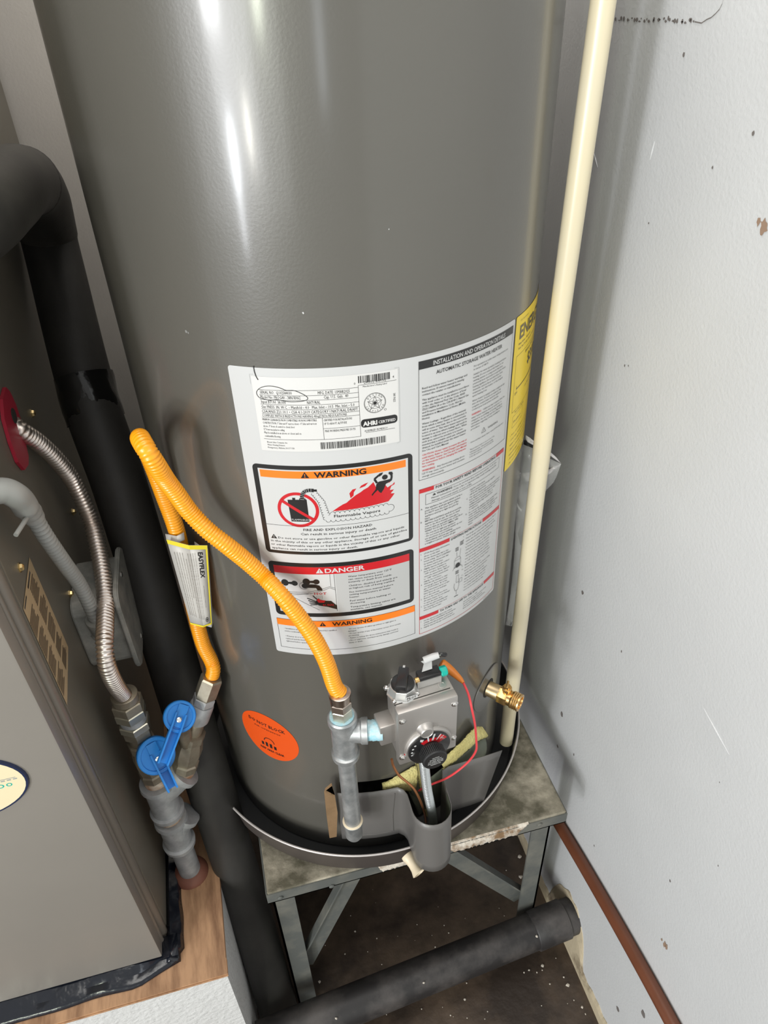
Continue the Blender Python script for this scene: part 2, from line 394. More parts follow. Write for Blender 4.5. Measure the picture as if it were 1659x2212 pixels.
# chips of paint and dirt on the floor
bm = bmesh.new()
for px, py, s in ((1172, 2085, 4), (1143, 2095, 2.5), (1132, 2100, 2), (1226, 2127, 5), (1160, 2100, 2), (1188, 2125, 2), (1218, 2110, 2), (1004, 2158, 3), (690, 2120, 4), (1123, 1850, 5), (1125, 1893, 5), (767, 2011, 3), (1258, 2175, 3), (1265, 2190, 2), (1240, 2160, 2), (940, 2045, 2), (745, 2060, 2)):
    a = at(px, py, z=.003); k = (CAMP-a).length/F_PX
    r = bmesh.ops.create_icosphere(bm, subdivisions=1, radius=s*k*.8)
    for v in r['verts']: v.co = Vector((v.co.x*random.uniform(.6, 1.2)+a.x, v.co.y*random.uniform(.6, 1.2)+a.y, max(v.co.z*.45, -.001)+.0015))
for i in range(90):
    a = Vector((random.uniform(-.02, .44), random.uniform(.3, .95), .001)); q = random.uniform(.0006, .0016)
    r = bmesh.ops.create_icosphere(bm, subdivisions=1, radius=q)
    for v in r['verts']: v.co = Vector((v.co.x+a.x, v.co.y+a.y, v.co.z*.6+.001))
o = obj('floor_debris', bm, 'chip'); o['kind'] = 'stuff'; tag(o, 'pale paint chips and grit scattered on the dark floor', 'debris')

# ------------------------------------------------------------------ equipment stand
ST = thing('equipment_stand', 'low square metal stand with stained slab top under the water heater', 'stand', (.17, .8, 0))
bm = bmesh.new(); box(bm, -.068, .410, .551, 1.09, .466, .491, .0015)
for v in bm.verts: v.co += Vector((random.uniform(-1, 1), random.uniform(-1, 1), 0))*.0008
obj('slab', bm, 'slab', ST)
def angle_iron(bm, a, b, u, v, w, t=.003):
    """L section between a and b with flanges along unit vectors u and v"""
    a, b, u, v = map(Vector, (a, b, u, v))
    for f, g in ((u*w, v*t), (u*t, v*w)):
        P = []
        for e in (a, b): P += [e, e+f, e+f+g, e+g]
        vs = [bm.verts.new(p) for p in P]
        for q in ((0, 1, 2, 3), (7, 6, 5, 4), (0, 4, 5, 1), (1, 5, 6, 2), (2, 6, 7, 3), (3, 7, 4, 0)): bm.faces.new([vs[i] for i in q])
for a, b, u, v in (((-.070, .549, .463), (.412, .549, .463), (0, 0, 1), (0, 1, 0)), ((-.070, 1.092, .463), (.412, 1.092, .463), (0, 0, 1), (0, -1, 0)),
                   ((-.0705, .5525, .463), (-.0705, 1.0885, .463), (0, 0, 1), (1, 0, 0)), ((.4125, .5525, .463), (.4125, 1.0885, .463), (0, 0, 1), (-1, 0, 0))):
    bm = bmesh.new(); angle_iron(bm, a, b, u, v, .024, .0022); obj('frame_rail', bm, 'rail', ST)
legs = [((-.066, .578), (-.046, .578), 1, 1), ((.405, .578), (.39, .578), -1, 1), ((-.066, 1.06), (-.05, 1.06), 1, -1), ((.405, 1.06), (.39, 1.06), -1, -1)]
for (x, y), (x2, y2), sx, sy in legs:
    bm = bmesh.new(); angle_iron(bm, (x, y, .462), (x, y, .0), (sx, 0, 0), (0, sy, 0), .034, .0035); obj('leg', bm, 'rail', ST)
def brace(pt, pb, w, y, px_w):
    a = at(*pt, y=y); b = at(*pb, y=y); d = (b-a).normalized(); s = Vector((0, -1, 0)).cross(d).normalized()
    bm = bmesh.new(); P = [a-s*w/2, a+s*w/2, b+s*w/2, b-s*w/2]; q = [p+Vector((0, .003, 0)) for p in P]
    vs = [bm.verts.new(p) for p in P+q]
    for f in ((0, 1, 2, 3), (7, 6, 5, 4), (0, 4, 5, 1), (1, 5, 6, 2), (2, 6, 7, 3), (3, 7, 4, 0)): bm.faces.new([vs[i] for i in f])
    e = s*w/2*px_w
    P = [a+e, a+e+Vector((0, -.012, 0)), b+e+Vector((0, -.012, 0)), b+e]; q = [p-s*.003*px_w for p in P]
    vs = [bm.verts.new(p) for p in P+q]
    for f in ((0, 1, 2, 3), (7, 6, 5, 4), (0, 4, 5, 1), (1, 5, 6, 2), (2, 6, 7, 3), (3, 7, 4, 0)): bm.faces.new([vs[i] for i in f])
    obj('brace', bm, 'rail', ST)
brace((760, 1890), (655, 2086), .038, .596, -1)
brace((925, 1815), (1128, 1938), .038, .596, 1)
for (xa, xb, n_, z0_, jag) in ((.098, .158, 26, .467, .006), (.205, .345, 60, .4665, .006)):
    bm = bmesh.new(); rows = []
    for k in range(n_+1):
        t = k/n_; e = min(1, 8*t, 8*(1-t)); x_ = xa+(xb-xa)*t; zl = .4895-(.4895-z0_)*e+random.uniform(-jag, jag)*.5
        rows.append([bm.verts.new((x_, .5488-.0012*q*(3-q)*e-random.uniform(0, .0006), z)) for q, z in enumerate((.4912, .4895-(.4895-zl)*.4, .4895-(.4895-zl)*.75, zl))])
        rows[-1][0].co.y = .5515; rows[-1][3].co.y = .5487
    for a, b in zip(rows, rows[1:]):
        for q in range(3): bm.faces.new((a[q], a[q+1], b[q+1], b[q]))
    obj('limescale_crust', bm, 'crust', ST, True)
for px, py in ((605, 1938), (716, 1913), (1165, 1780)):
    p = at(px, py, y=.549); bm = bmesh.new(); lathe_pts(bm, [(0, .004), (.002, .004), (.003, .002)], (p.x, .549, p.z), (p.x, .5, p.z), 10); obj('rivet', bm, 'rail', ST)

# ------------------------------------------------------------------ drain pan
PN = thing('drain_pan', 'round steel drain pan with pale rim under the water heater', 'pan', (AX, AY, .491))
def ringlathe(bm, prof, seg=160, a0=0, a1=360):
    rings = []; closed = a1-a0 == 360; n = seg if closed else seg+1
    for k in range(n):
        a = a0+(a1-a0)*k/seg; rings.append([bm.verts.new(cyl(r, a, z)) for r, z in prof])
    for k in range(seg):
        A, B = rings[k], rings[(k+1) % n]
        for j in range(len(prof)-1): bm.faces.new((A[j], B[j], B[j+1], A[j+1]))
    return rings
bm = bmesh.new(); ringlathe(bm, [(.0005, .4912), (.262, .4912), (.2665, .4935), (.2718, .5395), (.2738, .5420), (.2735, .5435)])
obj('pan_wall', bm, 'pan_out', PN, True, 60)
bm = bmesh.new(); ringlathe(bm, [(.2738, .5418), (.2752, .5424), (.2756, .5436), (.2750, .5449), (.2736, .5452), (.2724, .5444), (.2722, .5432)]); obj('rolled_rim', bm, 'pan_rim', PN, True, 60)
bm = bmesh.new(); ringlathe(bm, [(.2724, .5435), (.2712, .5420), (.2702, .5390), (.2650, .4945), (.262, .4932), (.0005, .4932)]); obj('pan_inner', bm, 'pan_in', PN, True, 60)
a, b = at(878, 1847, y=.530), at(905, 1886, y=.503)
bm = bmesh.new(); d = (b-a).length; rs = [(0, .0085), (.004, .0088), (.007, .0078), (d*.5, .0070), (d*.75, .0078), (d, .0105), (d+.001, .0085), (d-.012, .0068)]
lathe_pts(bm, rs, a, b, 20); lab(obj('drain_outlet', bm, 'cream', PN, True, 50), 'cream plastic outlet spout')
# ------------------------------------------------------------------ water heater
HT = thing('water_heater', 'tall grey cylindrical gas water heater with white and yellow labels', 'water heater', (AX, AY, .494))
ZT, ZB = 1.74, .4945
HA0, HA1, HZ0, HZ1 = -19, 36, .545, .668      # burner opening in the jacket
bm = bmesh.new()
zs = [ZB, ZB+.004, HZ0, HZ1, .8, 1.0, 1.2, 1.4, 1.6, ZT]
SEG = 360; rings = []
for k in range(SEG): rings.append([bm.verts.new(cyl(TR-(.003 if j == 0 else 0), k, z)) for j, z in enumerate(zs)])
for k in range(SEG):
    kk = (k+1) % SEG; a = k if k < 180 else k-360
    for j in range(len(zs)-1):
        if zs[j] == HZ0 and HA0 <= a < HA1: continue
        bm.faces.new((rings[k][j], rings[kk][j], rings[kk][j+1], rings[k][j+1]))
obj('jacket', bm, 'tank', HT, True, 60)
bm = bmesh.new(); ringlathe(bm, [(TR-.001, ZT-.004), (TR+.0015, ZT), (TR-.004, ZT+.010), (.0005, ZT+.022)]); obj('top_cap', bm, 'tank', HT, True, 50)
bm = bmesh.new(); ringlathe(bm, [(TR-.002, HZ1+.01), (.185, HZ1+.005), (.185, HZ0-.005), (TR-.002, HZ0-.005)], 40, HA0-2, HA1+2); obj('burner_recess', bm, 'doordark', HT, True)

# --- information label mapping (mm on the jacket)
def lmap(s, v, lift):
    t = max(0, (168-s)/160)*v*.026 if s < 168 else 0
    return cyl(TR+.0003+lift, -33.5+math.degrees(s/1000/TR), 1.2935-(v+t)/1000)
LB = Print(lmap)
def plate(name, m, lift, parent, x0, y0, x1, y1, r=0, fn=lmap, n=60, dy=0):
    p = Print(fn, 4); p.use(name, m, lift, parent).rect(x0, y0, x1, y1, r); p.finish(); return p.made
IL = plate('information_label', 'white', 0, HT, 0, 0, 303, 360, 3); lab(IL, 'white information label wrapped round the tank')
RL = plate('rating_label', 'paper', .0002, HT, 21.5, 8.2, 154.3, 83.6, .8); lab(RL, 'off-white printed rating label')
P = LB
def blk(lift=.0003): return P.use('black_print', 'black', lift, IL)
# warning panel
P.use('black_border', 'black', .00015, IL).rect(8.2, 99.6, 167.6, 208.6, 5)
P.use('white_field', 'inkwhite', .00025, IL).rect(13.7, 104.2, 162.8, 204.6)
P.use('orange_band', 'orangeink', .00035, IL).rect(15.6, 105.6, 160.4, 113.8)
T = lambda: P.use('black_print', 'black', .00045, IL)
T().warn(60.8, 109.6, 7, 'black', 'orangeink', .00045, IL)
P.text(69.6, 112.8, 'WARNING', 6.2, 51, bold=.30, res=3)
# crossed-out can
P.use('prohibition_ring', 'red', .00035, IL)
P.ring(50, 151.2, 21.3, 3.4, 48)
T(); P.poly([(40.4, 139), (59.8, 138.3), (60.2, 165.4), (41.6, 165.2)]); P.rect(45.4, 136.4, 48.4, 139); P.rect(52.4, 137.0, 58.8, 138.8)
arc = [(55.6-.2, 138), (55.6, 134), (57, 130.5), (59.5, 128.2), (63, 127.2), (68, 127.6)]
P.path(arc, 4.0)
P.use('white_print', 'inkwhite', .00055, IL)
for k in range(9):
    t = k/9; i = min(int(t*5), 4); u = t*5-i; a, b = arc[i], arc[i+1]; x, y = a[0]+(b[0]-a[0])*u, a[1]+(b[1]-a[1])*u
    dx, dy = b[0]-a[0], b[1]-a[1]; L = math.hypot(dx, dy); P.line(x-dy/L*2.2, y+dx/L*2.2, x+dy/L*2.2, y-dx/L*2.2, .28)
P.text(42.3, 164.2, 'FLAMMABLES', 2.3, 17.5)
P.rect(40.6, 165.4, 60.2, 165.8)
P.use('prohibition_bar', 'red', .0006, IL).line(33.2, 139.5, 66.2, 164.0, 3.3)
# flame
P.use('flame_print', 'red', .00035, IL)
P.poly([(84.5, 153.4), (91, 148.8), (95.5, 146.0), (99, 144.6), (103, 141), (109, 136.4), (114, 133.6), (117, 131.3), (121, 129.5), (124, 126.8), (127, 124.0), (129, 130), (134, 133), (138, 128.5), (141, 133.5), (145.5, 131.0), (143.2, 137.2), (147.6, 137.3), (144, 141.4), (148.2, 142.2), (145, 146.5), (141.5, 150.4), (120, 152.3), (100, 153.2)])
P.poly([(103.5, 139.5), (102.6, 133.6), (106, 129.4), (109.8, 128.8), (107, 133), (106.6, 136.8)])
P.poly([(112.6, 129.2), (114.5, 126.2), (118.5, 124.4), (121.8, 123.6), (118.6, 127.2)])
P.poly([(142, 128.2), (142.8, 124.6), (144.8, 124.2), (144, 127.6)]); P.poly([(144.2, 133.2), (148.4, 128.6), (148.4, 131.2)])
# figure
T(); P.disc(138.6, 120.6, 2.9)
P.poly([(129.6, 127.4), (132.2, 124.6), (136.8, 124.4), (141, 124.2), (145.4, 123.8), (145.6, 126.2), (139.4, 128.8), (137.2, 134.4), (134.4, 138.6), (132.4, 137), (131.0, 134.2), (127.2, 137.6), (125.4, 140.2), (124.4, 138.8), (128.8, 133.2)])
P.path([(130.6, 126.0), (128.0, 120.8), (132.6, 117.2)], 2.2); P.path([(144.8, 125.2), (145.6, 121.2), (145.0, 118.0)], 2.2)
P.poly([(131.2, 117.8), (133.2, 115.2), (137.0, 114.6), (135.8, 117.2), (133.4, 118.8)]); P.poly([(142.4, 117.6), (142.8, 115.4), (146.2, 116.0), (147, 119.0), (144.6, 119.6)])
# vapour trail
def bumps(x0, y0, x1, y1, n, r, side):
    for k in range(n):
        t = (k+.5)/n; cx, cy = x0+(x1-x0)*t, y0+(y1-y0)*t; a = math.degrees(math.atan2(y1-y0, x1-x0))
        P.ring(cx, cy, r, .35, 7, a+(0 if side > 0 else 180), a+(180 if side > 0 else 360))
bumps(69, 129, 76, 140, 5, 1.6, -1); bumps(76, 140, 80, 158, 6, 1.9, -1); bumps(66, 131, 72.6, 142, 5, 1.6, 1); bumps(72.6, 142, 76.5, 163.5, 7, 1.9, 1)
bumps(77, 164.2, 142, 163.4, 13, 2.7, 1); bumps(82, 156.6, 141, 154.6, 12, 2.6, -1); P.ring(143, 158.9, 4.4, .35, 14, -115, 115)
P.rect(68, 126.4, 71, 128.8); P.text(85.6, 161.2, 'Flammable Vapors', 3.3, 47, bold=.04, res=2)
P.rect(13.7, 171.0, 162.8, 171.35)
P.text(52.8, 177.3, 'FIRE AND EXPLOSION HAZARD', 3.0, 71, bold=.03); P.text(49.4, 182.6, 'Can result in serious injury or death', 2.9, 78, bold=.03)
T().warn(20, 186.2, 5.6, 'black', 'inkwhite', .00045, IL)
P.text(24.6, 188.6, 'Do not store or use gasoline or other flammable vapors and liquids', 2.5, 133, bold=.02)
P.text(16.0, 193.2, 'in the vicinity of this or any other appliance. Storage of or use of gasoline', 2.5, 144.6, bold=.02)
P.text(15.4, 197.9, 'or other flammable vapors or liquids in the vicinity of this or any other', 2.5, 137.4, bold=.02)
P.text(16.0, 202.6, 'appliance can result in serious injury or death.', 2.5, 91.6, bold=.02)
# danger panel
P.use('black_border#2', 'black', .00015, IL).rect(8.2, 220.4, 168, 298.4, 5)
P.use('white_field#2', 'inkwhite', .00025, IL).rect(13.9, 225.6, 162.9, 292.6)
P.use('red_band', 'red', .00035, IL).rect(13.9, 225.6, 162.9, 235.6)
P.cur = ('white_print', 'inkwhite', .00045, IL); P.warn(64.8, 230.4, 7, 'inkwhite', 'red', .00045, IL)
P.cur = ('white_print', 'inkwhite', .00045, IL); P.text(70.4, 233.6, 'DANGER', 6.0, 42.8, bold=.2, res=3)
P.use('grey_field', 'grayink', .0003, IL).rect(81, 235.6, 162.9, 292.6)
T(); P.rect(75.2, 235.6, 75.5, 252.5); P.rect(79.6, 235.6, 79.95, 290)
P.path([(13.9, 262.6), (50, 261.2), (66, 256.4), (74, 253.2), (80, 256.0)], .35); P.path([(13.9, 264.6), (51, 263.2), (67, 258.4), (74, 255.0), (80, 258.4)], .35)
P.path([(30, 266.5), (50, 263.6)], .35); P.path([(30, 266.5), (33, 270), (60, 287.5)], .35)
for cx in (28.5, 53):
    P.disc(cx-4, 249-(3 if cx > 40 else 0), 4.2, sy=1.1); P.poly([(cx-2, 248-(3 if cx > 40 else 0)), (cx+8, 246.6-(3 if cx > 40 else 0)), (cx+10, 249-(3 if cx > 40 else 0)), (cx+8, 251.6-(3 if cx > 40 else 0)), (cx-2, 250-(3 if cx > 40 else 0))])
    P.ring(cx+7, 249-(3 if cx > 40 else 0), 3.6, 1.3, 14)
P.ring(45.6, 252.0, 5.0, .4, 24); P.disc(46.6, 252.2, 3.4); P.poly([(46, 249.8), (58, 249.6), (63, 251.4), (65.6, 256), (65.6, 258.6), (60.4, 258.6), (59, 254.8), (46, 254.6)])
P.poly([(58, 272.4), (62, 271.8), (68, 273.8), (74, 274.2), (80, 281.6), (80, 287.4), (70, 283.0), (60, 280.6), (56, 277)])
for k in range(4): P.path([(58.5, 275.5+k*1.2), (51-k*.2, 271.5+k*2.8), (47.5+k, 270.0+k*3.3)], 1.2)
P.path([(60, 273), (56, 268.4), (54.5, 266)], 1.3)
P.use('red_print', 'red', .0006, IL); P.poly([(58, 272.4), (60, 269.8), (63, 272.6), (68, 273.2), (66, 276.4), (60, 276.2)]); P.text(64.6, 281.4, 'BURN', 3.0, 11.5); P.text(56.2, 264.6, 'HOT', 3.2, 13.5, bold=.05)
T()
for k in range(5): P.line(58.6+k*1.5, 265.8, 58.0+k*1.7, 271.6, .25)
y = 242
for t, w in (('Water temperature over 125\u00b0F', 47.6), ('can cause severe burns', 38), ('instantly or death from scalds.', 48), ('', 0), ('Children, disabled and elderly are', 54), ('at highest risk of being scalded.', 51), ('', 0), ('See instruction manual before', 49), ('setting temperature at water', 46), ('heater.', 11), ('', 0), ('Feel water before bathing or', 46), ('showering.', 17), ('', 0), ('Temperature limiting valves are', 51), ('available, see manual.', 36)):
    if t: P.text(94.7, y, t, 2.25, w, bold=.02); y += 3.85
    else: y += 1.5
# lower warning panel
P.use('panel_frame_print#1', 'black', .0003, IL).frame(7.2, 304.6, 169, 351, .35)
P.use('orange_band#2', 'orangeink', .00035, IL).rect(7.5, 305.0, 168.7, 314.4)
T().warn(61.6, 309.4, 6.4, 'black', 'orangeink', .00045, IL); P.text(72.4, 312.4, 'WARNING', 5.6, 45.6, bold=.2, res=3)
P.para(15, 320.5, ['\u2022 Installation and service must be performed by a qualified', '   service technician or the gas supplier.', '', '\u2022 If burner door is removed, gasket must be', '   replaced and the burner assembly must be', '   tightened before operating this appliance.'], 1.9, 4.1, 68)
P.para(89.8, 320.0, ['\u2022 Do not operate if rubber grommet or sight glass is', '   damaged.', '\u2022 Do not operate if any of the burner access door screws', '   are missing.', '\u2022 Failure to follow the above instructions may result in', '   a fire or explosion, causing property damage, personal', '   injury or death.'], 1.9, 3.7, 72)
# installation panel
P.use('panel_frame_print#2', 'black', .0003, IL).frame(174.4, 5.6, 299.4, 134.9, .35); P.use('black_band', 'black', .00035, IL).rect(174.4, 5.6, 299.4, 13.6)
P.use('white_print', 'inkwhite', .00045, IL).text(189.5, 12.2, 'INSTALLATION AND OPERATION DETAILS', 4.6, 94.3, bold=.08, res=2)
T().text(192.8, 21.8, 'AUTOMATIC STORAGE WATER HEATER', 3.9, 86.6, bold=.04, res=2)
P.para(178, 34.0, ['Read and follow water heater warnings and', 'instructions. If owners manual is missing', 'contact the retailer or manufacturer.'], 2.1, 3.35, 52, .02)
P.para(178, 46.0, ['This appliance must be installed in accordance', 'with local codes or, in the absence of local', 'codes, the National Fuel Gas Code, ANSI', 'Z223.1/NFPA 54 or the CSA B149.1, Natural Gas', 'and Propane Installation Code. Not for', 'installation in Manufactured Home (Mobile', 'Home).'], 2.1, 3.35, 54, .02)
P.para(178, 71.5, ['Water Leakage - Regardless of the material', 'from which a water heater is constructed, it', 'will at some time leak, due to the corrosive', 'action of water. This water heater must not be', 'located in an area where leakage will result in', 'damage to adjacent area or lower floors. When', 'such area cannot be avoided, it is recom-', 'mended that a suitable catch pan, adequately', 'drained, be installed under the water heater.', 'See Use and Care Manual.'], 2.1, 3.35, 53, .02)
P.use('red_text_print', 'redtext', .00045, IL).para(178, 106.6, ['CAUTION: Hotter water increases the risk of', 'scald injury. Refer to Scald Danger information', 'on this water heater. See Use and Care Manual', 'for instructions before changing the tempera-', 'ture setting.'], 2.1, 3.35, 54, .04)
P.text(178, 125.0, 'WARNING:', 2.3, 15, bold=.05); T(); P.text(195, 125.0, 'Any thermostat setting above', 2.1, 35); P.text(178, 128.5, '125\u00b0F may cause severe burns and consume', 2.1, 52); P.text(178, 132.0, 'energy unnecessarily.', 2.1, 26)
P.para(237.5, 28.0, ['For operation at outlet water temperatures not', 'in excess of 180\u00b0F.'], 2.0, 3.3, 58)
P.para(237.5, 36.6, ['Suitable for water (potable) heating and space', 'heating. Do not connect this heater to an', 'existing system or components that have', 'previously been used with a nonpotable water', 'heating appliance. Do not introduce toxic', 'chemicals, such as those used for boiler', 'treatment, into this heater, or the integral', 'space heating loop.'], 2.0, 3.3, 57)
P.para(237.5, 65.2, ['Water heater is equipped with a single-use gas', 'shut-off device. If service is required, the', 'complete control valve must be replaced.', 'Contact your local service technician.'], 2.0, 3.3, 57)
P.use('red_text_print', 'redtext', .00045, IL).text(237.5, 80.6, 'WARNING:', 2.2, 14, bold=.04); T(); P.text(254, 80.6, 'California law requires that the', 2.0, 38)
P.para(237.5, 84.0, ['water heater must be braced, anchored, or', 'strapped to avoid falling or moving during an', 'earthquake. See the unit and Care Manual for', 'information regarding correct installation', 'procedures.'], 2.0, 3.3, 56)
T(); P.path([(257.2, 101.4), (260.6, 107), (253.8, 107), (257.2, 101.4)], .35); P.rect(257.0, 103.4, 257.4, 106); P.text(264, 106, 'WARNING:', 2.4, 18)
P.para(237.5, 112.4, ['Cancer and Reproductive Harm - www.P65Warnings.ca.gov'], 1.7, 3.3, 56)
P.para(237.5, 121.0, ['This product is made to one or more of the', 'following patents. Other patents pending.', '5,775,268; 5,335,646; 5,660,167; 5,676,500;', '5,372,185; 5,277,171'], 1.6, 3.0, 50)
# safety panels
P.use('safety_frame_print', 'red', .0003, IL).frame(174.6, 146.0, 299.6, 355.0, .45)
for x0, y0, x1 in ((174.6, 146.0, 191.8), (284.0, 146.0, 299.6), (174.6, 224.0, 213.5), (265.4, 224.0, 299.6), (174.6, 326.6, 200.2), (276.5, 326.6, 299.6)): P.rect(x0, y0, x1, y0+5.0)
P.rect(213.5, 224.0, 265.4, 224.3); P.rect(200.2, 326.6, 276.5, 326.9)
T(); P.text(194.0, 150.6, 'FOR YOUR SAFETY READ BEFORE OPERATING', 3.2, 88, bold=.08); P.text(215.6, 228.6, 'LIGHTING INSTRUCTIONS', 3.2, 47.5, bold=.08); P.text(202.6, 331.4, 'TO TURN GAS OFF TO THE APPLIANCE', 3.2, 72, bold=.08)
P.frame(182.0, 154.0, 290.8, 167.4, .3); P.poly([(190.2, 158.2), (194.4, 158.2), (192.3, 155.6)]); P.text(195.4, 158.2, 'WARNING:', 2.5, 20, bold=.06); P.text(217, 158.2, 'If you do not follow these instructions and the Use & Care', 2.0, 68)
P.text(189, 161.8, 'Manual instructions exactly, a fire or explosion may result causing property', 2.0, 96); P.text(189, 165.4, 'damage, personal injury or loss of life.', 2.0, 54)
P.para(181.5, 172.6, ['This appliance has a pilot which is lit by a', 'piezo-electric spark gas ignition system.', 'Do NOT open the inner door of the', 'appliance and try to light the pilot by', 'hand.', 'BEFORE LIGHTING smell all around the', 'appliance area for gas. Be sure to smell', 'next to the floor because some gas is', 'heavier than air and will settle on the floor.', 'WHAT TO DO IF YOU SMELL GAS', '\u2022 Do not try to light any appliance.', '\u2022 Do not touch any electric switch; do not', '   use any phone in your building.', '\u2022 Immediately call your gas supplier from', '   a neighbor\u2019s phone. Follow the gas'], 2.05, 3.4, 51, .015)
for y, t in ((172.6, 'A.'), (189.6, 'B.')): P.text(176.4, y, t, 2.0)
P.para(240.5, 172.6, ['supplier\u2019s instructions.', '\u2022 If you cannot reach your gas supplier,', '   call the fire department.'], 2.0, 3.3, 54, .01)
P.para(240.5, 182.8, ['Use only your hand to push in or turn the gas control', 'knob. Never use tools. If the knob will not push in or', 'turn by hand, don\u2019t try to repair it, call a', 'qualified service technician. Force or', 'attempted repair may result in a fire', 'or explosion.'], 2.0, 3.3, 54, .01)
P.para(240.5, 203.4, ['Do not use this appliance if any part has been', 'under water. Immediately call a qualified', 'service technician to inspect the appliance and', 'replace any part of the control system and', 'any gas control which has been under', 'water.'], 2.0, 3.3, 54, .01)
P.text(235.6, 182.8, 'C.', 2.0); P.text(235.6, 203.4, 'D.', 2.0)
P.para(180.5, 233.6, ['STOP! Read safety information', 'above on this label.', 'Set the thermostat dial to the', 'lowest setting, \u201cPILOT LIGHTING\u201d', 'by turning the thermostat dial', 'clockwise until it stops.', 'Slightly depress the gas control', 'knob and turn clockwise to', '\u201cOFF\u201d position. Note: Knob', 'cannot be turned from \u201cPILOT\u201d', 'to \u201cOFF\u201d unless pushed down', 'slightly. Do not force.', 'Wait five (5) minutes to clear', 'out any gas. If you then smell', 'gas, STOP! Follow \u201cB\u201d in the', 'safety information above on this', 'label. If you do not smell gas,', 'go to the next step.', 'Remove the outer door from', 'the water heater. Do not attempt', 'to open the inner door.', 'Locate the pilot assembly near', 'the opening to the main door', 'below the thermostat.'], 1.9, 3.72, 37, .01)
for y, t in ((233.6, '1.'), (241, '2.'), (256, '3.'), (278.2, '4.'), (300.6, '5.'), (311.8, '6.')): P.text(176.6, y, t, 1.8)
P.para(238.0, 233.6, ['Turn the gas control knob counterclockwise to \u201cPILOT\u201d.', 'Depress the gas control knob fully for about one', 'minute after the pilot has been lit. Release the knob', 'and it will pop back up. The pilot should remain', 'lit. If it goes out, repeat the steps above.', '\u2022 If the knob does not pop up when released,', '   stop and immediately call your technician.', '\u2022 If the pilot will not stay lit after several', '   tries, turn the gas control knob clockwise', '   to \u201cOFF\u201d and call your service technician.', 'Replace the outer door on the water heater.', 'At arm\u2019s length away turn the gas control', 'knob to the \u201cON\u201d position.', 'Set the thermostat dial to the desired setting.', '\u2022 Mark indicates the setting preferred to', '   start with on the temperature dial.', 'See the caution above before changing it', 'to a setting hotter than the first mark.', 'Use a lower setting when the house is', 'not in use for more than two days.'], 1.85, 4.4, 55, .01)
for y, t in ((233.6, '7.'), (238, '8.'), (277.6, '9.'), (282, '10.'), (291, '11.')): P.text(233.4, y, t, 1.8)
# little control drawings
T(); P.frame(221.5, 262, 231, 273, .3); P.path([(221.5, 262), (223.5, 258.5), (229, 257.8), (231, 262)], .35); P.disc(226.6, 270.2, 3.4); P.path([(219.5, 275.6), (221.5, 272), (231, 272), (234, 275)], .35)
P.path([(225, 257), (224.4, 250)], .3); P.path([(229.4, 257), (230.4, 247)], .3)
for k in range(3): P.line(222.5, 244+k*1.9, 227, 244+k*1.9, .8); P.line(229, 238+k*2, 234, 238+k*2, .8); P.line(223.6, 279+k*1.8, 228.5, 279+k*1.8, .7)
P.frame(225.2, 286, 229, 297, .3); P.path([(223, 297), (222, 302), (224, 309), (228, 309), (230, 302), (229, 297)], .35); P.frame(230, 293, 234.4, 299, .3); P.path([(226, 309), (226, 316)], .3); P.line(223, 318, 229, 318, .8)
P.para(180.5, 336.0, ['Set the thermostat dial to the lowest', 'setting \u201cPILOT LIGHTING\u201d by turning the', 'thermostat dial clockwise until it stops.', 'Slightly depress the gas control knob and'], 1.9, 3.7, 54, .01)
P.para(238.5, 336.4, ['turn clockwise to \u201cOFF\u201d.', 'Do not force the gas control knob; it will', 'only turn when slightly depressed.', 'Note: knob cannot be turned otherwise.'], 1.85, 3.7, 52, .01)
for y, t in ((336, '1.'), (347, '2.')): P.text(176.6, y, t, 1.8)
P.text(277, 358.3, 'AP15848-2 (02/22)', 1.4)

# rating label print
K = lambda: P.use('rating_print', 'black', .0004, RL)
K()
for y, x1 in ((20.6, 117.4), (25.6, 117.2), (30.2, 117.2), (34.8, 117.2), (39.6, 117.2), (44.2, 117.2), (48.2, 117.2)): P.rect(27.2 if y < 45 else 26.4, y, x1, y+.3)
P.rect(117.1, 19.0, 117.4, 71); P.rect(82.8, 48.2, 83.1, 71); P.rect(83, 59.4, 117.2, 59.7); P.rect(25.4, 70.8, 117.4, 71.1)
P.rect(117.4, 18.6, 152.6, 18.9); P.rect(122, 67.6, 150, 67.9)
P.text(28, 24.6, 'SERIAL NO.  Q102584030', 3.1, 29.5); P.text(81, 24.8, 'MFG. DATE: 13MAR2025', 3.1, 28.5)
P.text(28, 29.2, 'Model No: PROG40 - 38N RH62', 3.1, 37.0); P.text(86, 29.2, 'Cap. U.S. Gals.  40', 3.1, 22)
P.text(28, 34.0, 'Input BTUH  38,000', 3.1, 23); P.text(70.4, 34.0, 'NATURAL', 3.1, 12)
P.text(27.5, 38.8, 'Gas PRESS. IN. W.C. \u2013 Manifold \u2013 4.0   Max. Inlet \u2013 10.5  Min. Inlet \u2013 5.0', 3.0, 85.5)
P.text(27.3, 43.5, 'CSA/ANSI Z21.10.1 \u2022 CSA 4.1-2019 CATEGORY I NATURAL DRAFT', 3.0, 88.5)
P.text(27.0, 47.6, 'COMPLIES WITH JURISDICTIONS HAVING 40ng/J NOx REGULATIONS', 2.6, 78.5)
for y, t, w in ((51.6, 'MINIMUM CLEARANCES FROM COMBUSTIBLE OR NONCOMBUSTIBLE', 51), (55.0, 'CONSTRUCTION, 1" Sides and 0" rear in a closet \u2013 0" Sides and rear in an', 50.6), (58.4, 'alcove. 3" front of control to closet door', 30), (61.8, '12" from top jacket to ceiling', 20), (65.2, 'May be installed in an alcove or closet and on', 35.4), (68.8, 'combustible flooring.', 15.6)): P.text(26.6, y, t, 2.2, w)
